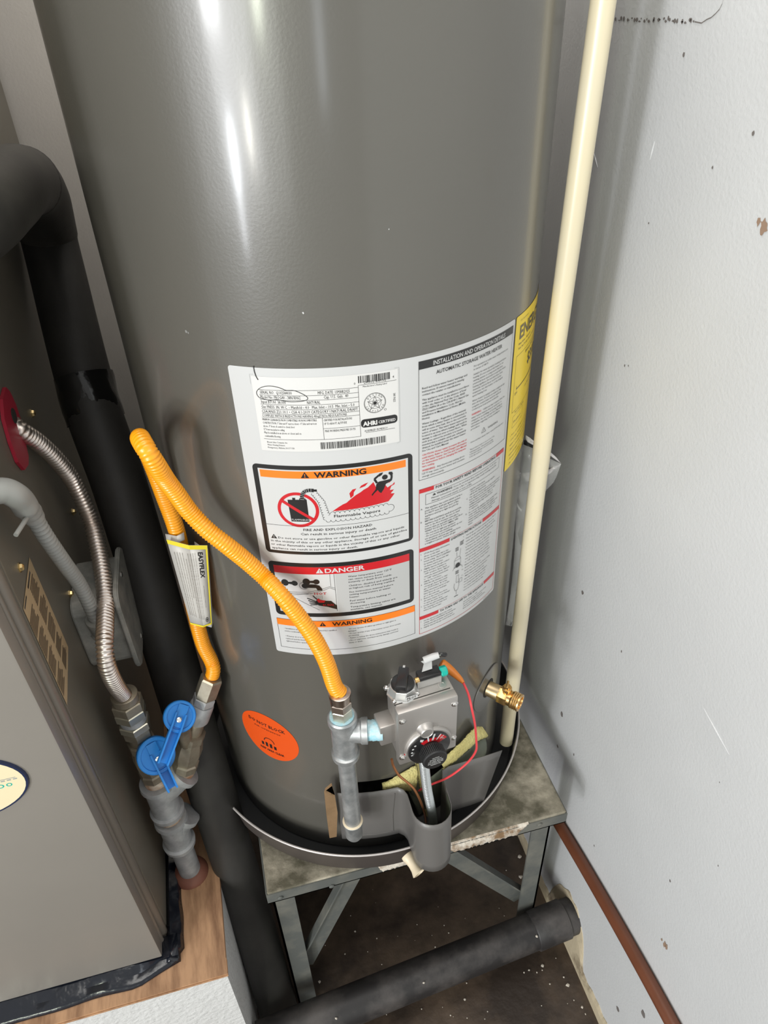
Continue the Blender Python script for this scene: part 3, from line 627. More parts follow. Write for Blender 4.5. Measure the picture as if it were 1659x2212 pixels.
P.text(84, 52.0, 'CERTIFIED FOR INSTALLATIONS', 2.3, 26); P.text(84, 55.8, 'UP TO 8500 FT. ALTITUDE', 2.3, 21); P.text(84.4, 63.4, 'MAX WORKING PRESSURE 150 PSI', 2.4, 28)
P.text(28, 75.0, 'Rheem Sales Company, Inc.', 1.7, 20); P.text(28, 77.9, 'Water Heating Division', 1.7, 17); P.text(28, 80.8, 'Montgomery, Alabama 36117 USA', 1.7, 26)
random.seed(5); x = 117.6
while x < 147: w = random.choice((.35, .5, .9, 1.2)); P.rect(x, 10.0, x+w, 16.8); x += w+random.choice((.4, .6, .9))
P.text(113.6, 17.9, '0', 2.3); P.text(122.5, 17.9, '20352 64132', 2.3, 20.5); P.text(149, 16.2, '4', 2.3)
P.text(121.5, 21.2, 'Manufacturer\u2019s Rating Label', 1.6, 22)
P.ring(131.9, 38.2, 10.2, .3, 40); P.ring(131.9, 38.2, 9.6, .2, 40); P.ring(131.9, 38.2, 5.9, .25, 30)
S = [(131.9+7.2*math.sin(R(72*k*2)), 38.4-7.2*math.cos(R(72*k*2))) for k in range(6)]; P.path(S, .3)
P.disc(131.9, 38.4, 1.7)
for k, ch in enumerate('DESIGN'): a = -50+k*20; P.text(131.9+7.2*math.sin(R(a)), 38.2-7.2*math.cos(R(a)), ch, 1.9, align='C', rot=a)
for k, ch in enumerate('CERTIFIED'): a = 68-k*17; P.text(131.9-9.1*math.sin(R(a)), 38.2+9.1*math.cos(R(a)), ch, 1.7, align='C', rot=a)
P.ring(141.4, 46.4, 1.1, .25, 14)
P.rect(118.0, 53.6, 152.8, 62.2, 3.2)
P.text(149.3, 31.5, '38UNSS', 2.3, 9, rot=90)
P.text(121, 66.8, 'ASSEMBLED IN MEXICO', 2.0, 22)
P.use('rating_white_print', 'paper', .0005, RL).text(119.8, 60.4, 'AHRI', 4.4, 13.5, bold=.28); P.text(134.4, 60.0, 'CERTIFIED', 3.0, 16.8, bold=.06)
K(); x = 79
while x < 141: w = random.choice((.35, .6, .9)); P.rect(x, 74.0, x+w, 81.2); x += w+random.choice((.35, .6, .9))
# pen oval and pen stroke
el = [(27.0, 28.9), (25.2, 26.5), (25.0, 23.2), (28.2, 19.6), (34, 17.2), (41, 16.8), (48, 18.4), (52.6, 20.4), (60, 20.6), (66, 23.2), (70.2, 26.0), (71.6, 28.4), (69.2, 30.4), (62, 31.4), (55.5, 31.6), (49, 30.8), (43, 29.8), (36, 30.6), (27.0, 28.9)]
sp = [(v.x, v.y) for v in spline([(a, b, 0) for a, b in el], 4)]
P.use('pen_marking', 'black', .0005, RL).path(sp, .55)
P.use('pen_marking', 'black', .0006, RL).path([(25.6, -1.5), (25.8, 4), (26.6, 8), (28.2, 11.4)], .8)
P.use('corner_mark', 'grayink', .0002, IL).path([(20.4, 16), (20.4, 6.6), (24, 6.6)], .3); P.path([(151, 7.0), (155.4, 7.0), (155.4, 84), (152, 85.2)], .3)
flush_text(); P.finish()

# energy label
EL = plate('energy_label', 'yellow', .0001, HT, 306.2, .4, 432, 182.5, 2); lab(EL, 'yellow energy guide label')
E_ = Print(lmap); E_.use('energy_print', 'black', .0003, EL)
E_.text(317, 7.8, 'U.S. Government', 2.0, 22); E_.text(317.0, 27, 'ENERGYGUIDE', 14.8, 140, bold=.5, res=3)
E_.text(316, 33.6, 'Water Heater \u2013 Natural Gas', 2.6, 38, bold=.02); E_.text(316, 38.6, 'Tank Size (Storage Capacity): 40 gallons', 2.6, 60)
E_.frame(313.2, 44.6, 425, 110.6, .35); E_.text(340, 50.6, 'Estimated Yearly Energy Cost', 3.2, 60, bold=.03); E_.text(352, 68, '$310', 13, 36, bold=.4, res=2)
E_.line(320.6, 84.4, 418, 84.4, 1.3); E_.rect(320.2, 81, 320.9, 86); E_.text(317, 90.6, '$300', 3.2, 7); E_.text(350, 95, 'Cost Range of Similar Models', 2.6, 50)
E_.frame(317, 117, 350, 131, .3); E_.text(320, 126, '58 gallons', 2.6, 24); E_.text(322, 114.6, 'First Hour Rating', 2.6, 30)
for k, t in enumerate(('\u2022 Your cost will depend on your utility rates and use.', '\u2022 Cost range based only on models fueled by natural gas', '   with a medium first hour rating.', '\u2022 Estimated energy cost is based on a national average', '   natural gas cost.', '\u2022 Estimated yearly energy use: 240 therms', '\u2022 For more information, visit www.ftc.gov/energy')): E_.text(315, 141+k*6.2, t, 2.3, min(95, 2.0*len(t)))
flush_text(); E_.finish()

# round orange sticker, escutcheon and drain hole
def stick(name, m, deg, z, rx, rz, lift, parent, n=48, tilt=0):
    bm = bmesh.new(); c = bm.verts.new(cyl(TR+lift, deg, z)); V = []
    rr = [bm.verts.new(cyl(TR+lift, deg+math.degrees(rx/TR*.5*math.cos(2*PI*k/n)), z+rz*.5*math.sin(2*PI*k/n))) for k in range(n)]
    ro = [bm.verts.new(cyl(TR+lift, deg+math.degrees(rx/TR*math.cos(2*PI*k/n)), z+rz*math.sin(2*PI*k/n))) for k in range(n)]
    for k in range(n):
        kk = (k+1) % n; bm.faces.new((c, rr[k], rr[kk])); bm.faces.new((rr[k], ro[k], ro[kk], rr[kk]))
    return obj(name, bm, m, parent, True)
OS = stick('round_sticker', 'osticker', -43.2, .7350, .0475, .0475, .0004, HT); lab(OS, 'round orange sticker')
sm = lambda s, v, l: cyl(TR+.0006+l, -43.2+math.degrees(s/1000/TR), .7350-v/1000)
Q = Print(sm); Q.use('sticker_print', 'black', 0, OS); Q.text(-30, -22, 'DO NOT BLOCK', 6.4, 60, bold=.12); Q.text(-22, -14, 'AIR OPENINGS', 2.6, 44)
for k in range(4): Q.rect(-14+k*7, 14+abs(k-1.5)*2, -10+k*7, 24)
Q.ring(0, 12, 9, 1.2, 20, 180, 360); Q.text(-18, 33, 'KEEP AREA CLEAR', 4.2, 40, bold=.15); flush_text(); Q.finish()
EP = stick('escutcheon_plate', 'tank', 42.2, .7345, .037, .037, .0016, HT)
bm = bmesh.new(); tube(bm, [cyl(TR+.0009, 42.2+math.degrees(.037/TR*math.cos(2*PI*k/48)), .7345+.037*math.sin(2*PI*k/48)) for k in range(49)], .0009, 8); obj('plate_edge', bm, 'door', EP, True)
stick('pipe_hole', 'doordark', 42.2, .7345, .0150, .0150, .0020, EP)
# small chips in the enamel
bm = bmesh.new()
for px, py, s in ((402, 716, 3), (407, 719, 2), (840, 495, 1.2), (655, 676, 2)):
    a, z = angz(px, py); n = 7; bm.faces.new([bm.verts.new(cyl(TR+.0002, a+math.degrees(s*.0005*math.cos(2*PI*k/n)/TR)*random.uniform(.5, 1.2), z+s*.0005*math.sin(2*PI*k/n))) for k in range(n)])
o = obj('enamel_chip', bm, 'castl', HT); o['kind'] = 'stuff'
# fibreglass blanket and foil poking out of the burner opening
def pxband(name, m, top, bot, r0, r1, parent, th=.002, n=10, rmid=None):
    A = spline([cylpx(*p, r=r0+(r1-r0)*i/(len(top)-1)) for i, p in enumerate(top)], n); B = spline([cylpx(*p, r=(rmid or r0)+((rmid or r0)*0)+(r1-r0)*i/(len(bot)-1)) for i, p in enumerate(bot)], n)
    bm = bmesh.new(); k = min(len(A), len(B)); rows = []
    for a, b in zip(A[:k], B[:k]):
        row = []
        for j in range(6):
            t = j/5; p = a.lerp(b, t); d = Vector((p.x-AX, p.y-AY, 0)).normalized(); p = p+d*.006*math.sin(PI*t); row.append(bm.verts.new(p+Vector((random.uniform(-1, 1), random.uniform(-1, 1), random.uniform(-1, 1)))*.0006*(1 if 'wool' in m or m == 'insul' else .2)))
        rows.append(row)
    for a, b in zip(rows, rows[1:]):
        for j in range(5): bm.faces.new((a[j], b[j], b[j+1], a[j+1]))
    return solid(obj(name, bm, m, parent, True), th)
lab(pxband('insulation', 'insul', [(826, 1692), (858, 1676), (893, 1656), (900, 1656)], [(826, 1700), (862, 1704), (888, 1712), (893, 1716)], .238, .239, HT, .002), 'yellow glass wool tuft')
lab(pxband('insulation', 'insul', [(950, 1642), (975, 1622), (1003, 1596), (1025, 1573), (1040, 1570)], [(955, 1660), (980, 1645), (1005, 1622), (1030, 1601), (1050, 1592)], .240, .246, HT, .002), 'yellow glass wool strip')
pxband('foil_backing', 'foil', [(880, 1706), (915, 1690), (965, 1652), (1005, 1626), (1030, 1602), (1048, 1594)], [(905, 1760), (935, 1735), (965, 1725), (1000, 1700), (1020, 1670), (1040, 1640)], .238, .244, HT, .001)
pxband('foil_flap', 'foil', [(883, 1662), (890, 1660), (897, 1664)], [(885, 1715), (900, 1740), (912, 1752)], .238, .238, HT, .001)
pxband('insulation', 'insul', [(898, 1650), (908, 1650), (920, 1652)], [(905, 1740), (915, 1755), (925, 1765)], .236, .236, HT, .002)
# ------------------------------------------------------------------ gas control valve
TH = R(5); NV = Vector((math.sin(TH), -math.cos(TH), 0)); UV = Vector((math.cos(TH), math.sin(TH), 0)); ZV = Vector((0, 0, 1))
OV = Vector((AX, AY, .854)) + NV*.310
def vp(u, n, z): return OV + UV*(u*.001) + NV*(n*.001) + ZV*(z*.001)
VM = Matrix(((UV.x*.001, NV.x*.001, 0, OV.x), (UV.y*.001, NV.y*.001, 0, OV.y), (0, 0, .001, OV.z), (0, 0, 0, 1)))
GV = thing('gas_control_valve', 'grey metal gas control valve with black knobs on the heater front', 'gas valve', OV-NV*.06)
bm = bmesh.new(); box(bm, -37, 35, -44, -11, -44, 49, 2, VM); box(bm, -20, 20, -76, -44, -22, 22, 2, VM)
VB = obj('valve_body', bm, 'cast', GV, True, 40)
bm = bmesh.new(); box(bm, -39.5, 35, -12.5, 0, -46, 50.5, 3, VM); obj('front_cover', bm, 'cast', GV, True, 40)
bm = bmesh.new(); box(bm, -38, 31, -15.2, -14.4, 48.6, 49.6, 0, VM); obj('seam', bm, 'doordark', GV)
def cylv(bm, u, z, n0, prof, sides=32):   # axis along NV
    lathe_pts(bm, [(a*.001, r*.001) for a, r in prof], vp(u, n0, z), vp(u, n0+10, z), sides)
for u, z in ((-34, 36), (30.5, 38), (30.5, -25), (-35, -31)):
    bm = bmesh.new(); cylv(bm, u, z, -.2, [(0, 4.2), (.5, 4.2), (.7, 3.2)], 20); cylv(bm, u, z, .3, [(0, 2.6), (1.6, 2.4), (2.2, 1.4)], 12)
    obj('screw', bm, 'screw', GV, True, 35)
bm = bmesh.new(); cylv(bm, -6.5, 10.5, -.2, [(0, 11), (2, 9.6), (6.8, 8.2), (7.8, 7.6), (8.2, 7.1), (7.4, 6.6)]); obj('pilot_cover', bm, 'cast', GV, True, 40)
bm = bmesh.new(); cylv(bm, -2.5, -20.5, -.2, [(0, 30.2), (3.4, 29.4), (4.2, 28.6), (4.3, 26)], 48); obj('dial_bezel', bm, 'cast', GV, True, 40)
bm = bmesh.new(); cylv(bm, -3, -20.8, 3.9, [(0, 26.8), (2, 26.6), (2.3, 26)], 48); DL = obj('temperature_dial', bm, 'blackp', GV, True, 40)
dm = lambda s, v, l: vp(-3+s, 6.35+l*1000, -20.8-v)
Q = Print(dm, 1e3)
Q.use('red_band', 'red', .0001, DL)
for k in range(22):
    a, b = R(-38+k*4.6), R(-38+(k+1)*4.6); Q.poly([(r*math.sin(t), -r*math.cos(t)) for r, t in ((12.5, a), (18.6 if k < 15 else 24.5, a), (18.6 if k < 15 else 24.5, b), (12.5, b))])
Q.use('dial_print', 'inkwhite', .0002, DL)
for a, r0, r1, w in ((-6, 14, 25.2, 2.0), (14, 14, 25.4, 2.4), (34, 15, 25.2, 1.6), (46, 18, 25, .8)): Q.line(r0*math.sin(R(a)), -r0*math.cos(R(a)), r1*math.sin(R(a)), -r1*math.cos(R(a)), w)
for a, r in ((-54, 1.4), (-69, 1.4), (-84, 1.3), (-97, 1.2)): Q.disc(22.6*math.sin(R(a)), -22.6*math.cos(R(a)), r)
Q.poly([(22.0*math.sin(R(-34)), -22.0*math.cos(R(-34))), (25.2*math.sin(R(-28)), -25.2*math.cos(R(-28))), (21.2*math.sin(R(-20)), -21.2*math.cos(R(-20))), (18.6*math.sin(R(-30)), -18.6*math.cos(R(-30)))])
Q.text(-20.5, 4, 'HOT', 3, 5.6, rot=-70); Q.text(13, -14.6, 'VERY', 2, 6, rot=45); Q.text(14.8, -12.2, 'HOT', 2, 5, rot=48)
flush_text(); Q.finish()
bm = bmesh.new(); cylv(bm, -3, -20.8, 6, [(0, 11.8), (2, 12.6), (5, 13.6), (16.5, 15.2), (18, 14.6), (18.2, 13.8)], 56)
for k in range(44):
    a = 2*PI*k/44; box(bm, -.55, .55, 5, 16.5, 13.9, 15.6, 0, Matrix.Translation(vp(-3, 6, -20.8)) @ Matrix(((UV.x*.001, NV.x*.001, 0, 0), (UV.y*.001, NV.y*.001, 0, 0), (0, 0, .001, 0), (0, 0, 0, 1))) @ Matrix.Rotation(a, 4, 'Y'))
KN = obj('temperature_knob', bm, 'blackm', GV, False)
km = lambda s, v, l: vp(-3+s, 24.3+l*1000, -20.8-v); Q = Print(km, 1e3); Q.use('knob_face', 'blackp', .0001, KN).disc(0, 0, 13.6, 40)
Q.use('knob_print', 'inkwhite', .0002, KN)
for y, t, w in ((-5, 'CAUTION', 9), (-2, 'SEE INSTRUCTIONS', 15), (1, 'ON LABEL BEFORE', 19), (4, 'ADJUSTING WATER', 20), (7, 'TEMPERATURE', 13)): Q.text(0, y, t, 1.7, w, align='C', bold=.05)
flush_text(); Q.finish()
fm = lambda s, v, l: vp(s, .15+l*1000, -v); Q = Print(fm, 1e3); Q.use('pointer', 'inkwhite', .0001, GV).poly([(7, -7.6), (11.4, -7.6), (9.4, -3.6)]); Q.use('red_dot', 'red', .0001, GV).disc(-30, 26.5, 3.2); flush_text(); Q.finish()
# left port
bm = bmesh.new(); box(bm, -56, -36, -41, -17, -22, 12, 2.2, VM); obj('inlet_port', bm, 'cast', GV, True, 40)
# top: collar, knob, igniter
def topl(bm, u, n, z0, prof, sides=32): lathe_pts(bm, [(a*.001, r*.001) for a, r in prof], vp(u, n, z0), vp(u, n, z0+10), sides)
bm = bmesh.new(); topl(bm, -21.5, -31, 48, [(0, 19.5), (1.2, 19.5), (2.2, 18), (12.5, 15.6), (13.2, 15), (13.2, 13)], 8); CO = obj('knob_collar', bm, 'castl', GV)
bm = bmesh.new(); topl(bm, -21.5, -31, 53, [(0, 14.0), (8, 14.0), (11, 13.2), (12, 11.5)], 40); box(bm, -6.2, 6.2, -16.5, 14.5, 10, 22, 2.4, Matrix.Translation(vp(-21.5, -31, 53)) @ Matrix.Rotation(TH+R(-28), 4, 'Z') @ Matrix.Scale(.001, 4))
GK = obj('gas_knob', bm, 'blackp', GV, True, 40)
bm = bmesh.new(); box(bm, -1.3, 1.3, 12.0, 15.2, 21.7, 22.3, 0, Matrix.Translation(vp(-21.5, -31, 53)) @ Matrix.Rotation(TH+R(-28), 4, 'Z') @ Matrix.Scale(.001, 4)); lab(obj('pointer_mark', bm, 'inkwhite', GK), 'white mark')
cp = lambda s, v, l: vp(-21.5+s*.98, -31+16.4-v*.13+.0*l+l*1000, 55.4-v)
Q = Print(cp, 1e3); Q.use('pilot_plate', 'inkwhite', .0012, CO).poly([(-4, -3), (11, -3.2), (12.6, 3.6), (-4.6, 3.8)]); Q.use('pilot_print', 'black', .0014, CO).text(-1.6, 2.3, 'PILOT', 4, 11.4, bold=.15); flush_text(); Q.finish()
for u, n in ((-36, -20), (-7.5, -20.5), (-38, -42)):
    bm = bmesh.new(); topl(bm, u, n, 48, [(0, 3.4), (1, 3.4)], 16); r = bmesh.ops.create_uvsphere(bm, u_segments=12, v_segments=8, radius=.003)
    for v in r['verts']: v.co = Vector((v.co.x, v.co.y, max(v.co.z, 0))) + vp(u, n, 49.5)
    obj('screw', bm, 'screw', GV, True, 40)
bm = bmesh.new(); topl(bm, 24, -22.5, 48, [(0, 5.4), (1.4, 5.0), (1.5, 3.6), (.9, 3.4)], 24); obj('test_port', bm, 'cast', GV, True, 40)
bm = bmesh.new(); box(bm, -5, 25, -27.4, -26.4, 49, 60, 0, VM); box(bm, -5, 25, -40, -26.4, 49, 50, 0, VM); obj('igniter_bracket', bm, 'castl', GV)
bm = bmesh.new(); box(bm, -2, 25.5, -41, -27.6, 51, 64.5, 1.4, VM); IG = obj('igniter_body', bm, 'blackp', GV, True, 40)
bm = bmesh.new(); tube(bm, [vp(-1.5, -31, 60), vp(-6.5, -31, 60)], .0034, 16); lab(obj('igniter_pin', bm, 'brass', GV, True, 40), 'brass pin')
bm = bmesh.new(); tube(bm, [vp(25, -33, 59.5), vp(26.5, -33, 59.5), vp(33, -33, 59.5), vp(34.2, -33, 59.5)], [.0050, .0064, .0064, .0050], 8); lab(obj('igniter_button', bm, 'teal', GV), 'teal button')
bm = bmesh.new()
sheet(bm, [vp(4, -36, 65), vp(9, -42, 71), vp(6, -44, 74)], [vp(17, -36, 65.5), vp(19, -42, 72), vp(18, -44, 75)]); solid(obj('igniter_clip', bm, 'castl', GV), .0008)
bm = bmesh.new(); tube(bm, [vp(8, -40, 79), vp(20, -39, 82), vp(26, -38, 83)], [.0042, .0042, .0036], 12); lab(obj('wire_sleeve', bm, 'inkwhite', GV, True, 40), 'white sleeve')
bm = bmesh.new(); tube(bm, spline([vp(26, -38, 83), vp(29, -37, 84), vp(32, -36, 83), vp(34, -37, 82)], 4), .0026, 10); lab(obj('igniter_lead', bm, 'blackp', GV, True), 'black lead')
# orange boot, red wire
P0 = [atd(952, 1434, .885), atd(962, 1440, .885), atd(978, 1452, .88), atd(994, 1467, .875), atd(1001, 1475, .872)]
bm = bmesh.new(); tube(bm, spline(P0, 4), lambda i: (.0055, .0068, .0068, .0066, .0064, .0062, .0058, .0054, .0050, .0046, .0042, .0038, .0034, .003, .0026, .0022, .002)[min(i, 16)], 14); lab(obj('wire_boot', bm, 'orangenut', GV, True, 50), 'orange boot')
wp = [(1001, 1475, .872), (1012, 1500, .87), (1019, 1530, .87), (1026, 1565, .89), (1029, 1600, .92), (1028, 1622, .94), (1012, 1645, .96), (985, 1668, .97), (962, 1682, .985), (938, 1692, 1.0), (918, 1700, 1.01), (905, 1708, 1.02)]
bm = bmesh.new(); tube(bm, spline([atd(*p) for p in wp], 8), .0015, 10); lab(obj('igniter_wire', bm, 'redwire', GV, True), 'red wire')
cpth = [(846, 1640, .93), (850, 1655, .94), (862, 1675, .95), (880, 1690, .955), (895, 1705, .96), (908, 1730, .975), (917, 1757, 1.0), (920, 1775, 1.03)]
bm = bmesh.new(); tube(bm, spline([atd(*p) for p in cpth], 8), .0017, 10); lab(obj('pilot_tube', bm, 'copper', GV, True), 'thin copper tube')
corrugated('burner_tube', [vp(-4, -14, -44), vp(-4, -12, -56), at(922, 1700, y=.520), at(931, 1745, y=.524), at(935, 1772, y=.527), at(938, 1800, y=.535)], .0066, .0030, 'zincflex', GV, .16, 18)

# ------------------------------------------------------------------ outer burner door, sprung out of place
DR = thing('burner_door', 'loose grey sheet-metal burner door hanging over the pan rim', 'door panel', (.172, .55, .56))
ZT_, ZB_ = .664, .546
prof = []
for a in (-19.5, -16, -12, -8, -4, 0): p = cyl(.2495, a, 0); prof.append((p.x, p.y))
x0, x1 = .1465, .2005; cx = (x0+x1)/2+.0005; rr = (x1-x0)/2
prof += [(x0-.003, .552), (x0, .544), (x0, .530)]
NA = 14; k0 = len(prof)
for k in range(NA+1):
    t = PI - PI*k/NA; prof.append((cx+rr*math.cos(t), .520-rr*math.sin(t)))
prof += [(x1+.001, .535), (x1+.001, .555), (x1+.004, .566), (.215, .570), (.24, .571), (.27, .572), (.298, .574)]
bm = bmesh.new(); rows = []
for i, (x, y) in enumerate(prof):
    skew = max(0, (x-.2)/.1)*.022; row = []
    for j in range(9):
        t = j/8; zt = ZT_ - (.004 if k0 <= i <= k0+NA else 0); z = zt+(ZB_-zt)*t
        row.append(bm.verts.new((x-skew*t, y-(.004*t if y < .53 else 0), z)))
    rows.append(row)
for a, b in zip(rows, rows[1:]):
    for j in range(8): bm.faces.new((a[j], a[j+1], b[j+1], b[j]))
solid(obj('door_sheet', bm, 'door', DR, True, 50), .0009)
bm = bmesh.new(); rows = []      # greenish inner face of the channel
for i in range(k0-1, k0+NA+2):
    x, y = prof[i]; dx, dy = cx-x, .525-y; L = math.hypot(dx, dy) or 1; rows.append([bm.verts.new((x+dx/L*.0012, y+dy/L*.0012, z)) for z in (ZT_-.005, ZB_+.001)])
for a, b in zip(rows, rows[1:]): bm.faces.new((a[0], b[0], b[1], a[1]))
lab(obj('channel_lining', bm, 'foil', DR, True), 'green-grey inner face')
bm = bmesh.new()                # embossed edge line on the left wing
tube(bm, [cyl(.2502, -15, .556), cyl(.2502, -8, .556), cyl(.2502, -2, .556), cyl(.2502, -2, .60), cyl(.2502, -1, .652)], .0006, 6); obj('pressed_edge', bm, 'door', DR)
A = [at(703, 1702, y=.571), at(700, 1710, y=.571), at(705, 1760, y=.571), at(711, 1805, y=.571)]; B = [at(716, 1692, y=.571), at(722, 1712, y=.571), at(728, 1750, y=.571), at(726, 1802, y=.571)]
bm = bmesh.new(); sheet(bm, A, B); sheet(bm, [at(702, 1703, y=.571), at(716, 1691, y=.571)], [at(704, 1712, y=.571), at(722, 1712, y=.571)]); lab(solid(obj('gasket_strip', bm, 'cboard', DR), .004, -1), 'brown strip of insulation board')
tip = at(1075, 1626, y=.5735)

# ------------------------------------------------------------------ brass drain valve
DV = thing('drain_valve', 'brass drain valve with hose thread low on the right of the tank', 'valve', cyl(TR, 42, .734))
a0, zc = 42.2, .7335
ax0 = cyl(.215, a0, zc); ax1 = cyl(.30, a0, zc); dd = (ax1-ax0).normalized(); sd = dd.cross(ZV)
def dv(t, s=0, h=0): return cyl(TR, a0, zc) + dd*t + sd*s + ZV*h
bm = bmesh.new(); lathe_pts(bm, [(0, .0112), (.043, .0112), (.044, .0105)], dv(-.02), dv(.1), 28); lab(obj('nipple', bm, 'dbrass', DV, True, 40), 'dull brass nipple')
bm = bmesh.new(); lathe_pts(bm, [(0, .0128), (.013, .0132), (.015, .012)], dv(.019), dv(.1), 6); lathe_pts(bm, [(0, .0112), (.008, .0112), (.009, .0125), (.011, .0130), (.0125, .0122), (.014, .0132), (.0155, .0122), (.017, .0132), (.0185, .0122), (.020, .0132), (.022, .0128), (.022, .0095), (.012, .0085)], dv(.030), dv(.1), 32)
obj('valve_body', bm, 'brass', DV, True, 40)
bm = bmesh.new(); lathe_pts(bm, [(0, .0001), (.0001, .0088)], dv(.043), dv(.1), 20); obj('outlet_bore', bm, 'doordark', DV)
bm = bmesh.new(); lathe_pts(bm, [(0, .0062), (.006, .0062), (.0065, .0070), (.011, .0070), (.0115, .0052), (.015, .005)], dv(.030, 0, .008), dv(.030, 0, .1), 14)
box(bm, -.0065, .0065, -.0016, .0016, .0, .006, .001, Matrix.Translation(dv(.030, 0, .0215)) @ Matrix.Rotation(R(60), 4, 'Z')); obj('stem', bm, 'brass', DV, True, 35)

# ------------------------------------------------------------------ gas tee and drip leg
DX, DY = .0665, .532
TL = thing('gas_tee_drip_leg', 'galvanized tee and drip leg pipe left of the gas valve', 'pipe fitting', (DX, DY, .63))
def vert(prof, m, name, parent, sides=28, x=DX, y=DY): 
    bm = bmesh.new(); z0 = prof[0][0]; lathe_pts(bm, [(z-z0, r) for z, r in prof], (x, y, z0), (x, y, z0+1), sides); return obj(name, bm, m, parent, True, 35)
ZP = OV.z-.005    # branch height
bm = bmesh.new()
pr = [(.805, .0140), (.806, .0170), (.8135, .0174), (.8145, .0150), (.870, .0150), (.8715, .0174), (.880, .0176), (.882, .0160), (.8815, .0125), (.878, .012)]
pr = [(z-.0035, r) for z, r in pr]
lathe_pts(bm, [(z-pr[0][0], r) for z, r in pr], (DX, DY, pr[0][0]), (DX, DY, 2), 32)
b0 = Vector((DX, DY, ZP)); b1 = vp(-56, -29, -5); bd = (b1-b0).normalized()
lathe_pts(bm, [(0, .0138), (.012, .0136), (.020, .0145), (.0215, .0160), (.0285, .0162), (.029, .0140)], b0, b1, 12)
TE = obj('tee', bm, 'galv', TL, True, 35)
bm = bmesh.new(); lathe_pts(bm, [(0, .0122), (.001, .0126), (.006, .0120), (.007, .0128), (.012, .0122), (.013, .0128), (.019, .0122), ((b1-b0).length-.027, .0120)], b0+bd*.0275, b1, 24)
lab(obj('branch_nipple', bm, 'dope', TL, True, 50), 'nipple smeared with pale blue sealant')
vert([(.8775, .0126), (.8785, .0145), (.8795, .0145), (.8800, .0118)], 'dope', 'sealant_ring', TL)
vert([(.652, .0112), (.78, .0112), (.797, .0112), (.7985, .0145), (.803, .0148)], 'galv', 'drip_pipe', TL)
vert([(.618, .0100), (.622, .0118), (.650, .0122), (.652, .0136), (.6545, .0138), (.656, .0120)], 'galv', 'cap', TL)
vert([(.6540, .0120), (.6555, .0138), (.6568, .0118)], 'cream', 'cap_ring', TL)

# ------------------------------------------------------------------ yellow connector hose
HS = thing('gas_connector_hose', 'yellow coated corrugated gas hose looping across the tank front', 'hose', (DX, DY, .90))
e0 = Vector((DX, DY+.001, .9185))
hp = [e0] + [at(px_, py_, y=y_) for px_, py_, y_ in ((722, 1480, .5345), (705, 1430, .541), (680, 1381, .549), (648, 1335, .558), (606, 1284, .568))] + [atd(*p) for p in ((570, 1246, .76), (530, 1210, .75), (490, 1178, .735), (448, 1145, .725), (410, 1106, .715), (382, 1068, .70), (358, 1036, .685), (338, 1005, .665), (320, 977, .655), (307, 955, .66), (303, 947, .672), (305, 950, .695), (318, 975, .73), (338, 1025, .755), (358, 1080, .78), (378, 1135, .80), (390, 1180, .825), (403, 1240, .85), (415, 1300, .88), (428, 1355, .90), (440, 1395, .92), (455, 1425, .935), (461, 1445, .94), (458, 1462, .945))]
corrugated('hose', hp, .0094, .0033, 'hose', HS, .13, 20)
def nuts(name, a, b, specs, parent):
    a = Vector(a); d = (Vector(b)-a).normalized(); t = 0
    for m, L, r0, sides in specs:
        bm = bmesh.new(); lathe_pts(bm, [(0, r0*.92), (L*.08, r0), (L*.92, r0), (L, r0*.92)], a+d*t, a+d*(t+1), sides); obj(name, bm, m, parent, sides > 10, 40); t += L
nuts('nut', (DX, DY, .878), (DX, DY, 1), [('brightnut', .016, .0128, 6), ('nut', .012, .0132, 6), ('nut', .008, .0118, 28), ('nut', .006, .0128, 28)], HS)
# paper tag folded round the hose
TG = [(357, 1152, .80), (395, 1150, .815)]
def tagsheet(name, q, m, dx=0):
    bm = bmesh.new(); a, b, c, d = [atd(*p) for p in q]; A = [a.lerp(d, k/6) for k in range(7)]; B = [b.lerp(c, k/6) for k in range(7)]
    C = [x.lerp(y, .5)+Vector((.002, -.006, 0)) for x, y in zip(A, B)]; sheet(bm, A, C); sheet(bm, C, B); return solid(obj(name, bm, m, HS, True), .0004)
tagsheet('tag_fold', [(357, 1153, .800), (397, 1150, .80), (399, 1166, .80), (360, 1168, .80)], 'tagwhite')
TGq = [(360, 1165, .792), (448, 1178, .800), (458, 1348, .868), (412, 1348, .866)]
tg = tagsheet('warning_tag', TGq, 'tagwhite'); lab(tg, 'white warning tag with yellow edges')
tagsheet('tag_back', [(420, 1170, .812), (449, 1185, .812), (460, 1345, .876), (445, 1352, .876)], 'tagwhite')
ta, tb, tc, td = [atd(*p) for p in TGq]
def tgm(s, v, l):
    x, y = s/60, v/150; p = ta.lerp(tb, x).lerp(td.lerp(tc, x), y); bump = (1-abs(2*x-1))
    return p+Vector((.002, -.006, 0))*bump+Vector((-.25, -.85, .45)).normalized()*(.0006+l)
Q = Print(tgm, 5); Q.use('tag_edge', 'tagyellow', .0001, tg); Q.rect(0, 0, 60, 7); Q.rect(0, 147, 60, 150); Q.rect(57, 7, 60, 150)
Q.use('tag_print', 'black', .0002, tg); Q.text(43, 12, 'EASYFLEX', 8.5, 46, bold=.3, rot=90); Q.ring(46, 138, 4.6, 1.1, 20); Q.disc(46, 138, 1.8)
Q.use('tag_small_print', 'inkbrown', .0002, tg)
for k in range(9): Q.text(37-k*3.9, 13+k*.7+(10 if k == 4 else 0), 'Inspect connector before use. Do not kink, twist or bend. Check all joints for leaks with soap solution. Discard if damaged.', 1.9, (124-k*1.5) if k not in (4,) else 70, rot=90)
Q.text(46, 72, 'GAS APPLIANCE CONNECTOR', 1.9, 42, rot=90)
flush_text(); Q.finish()

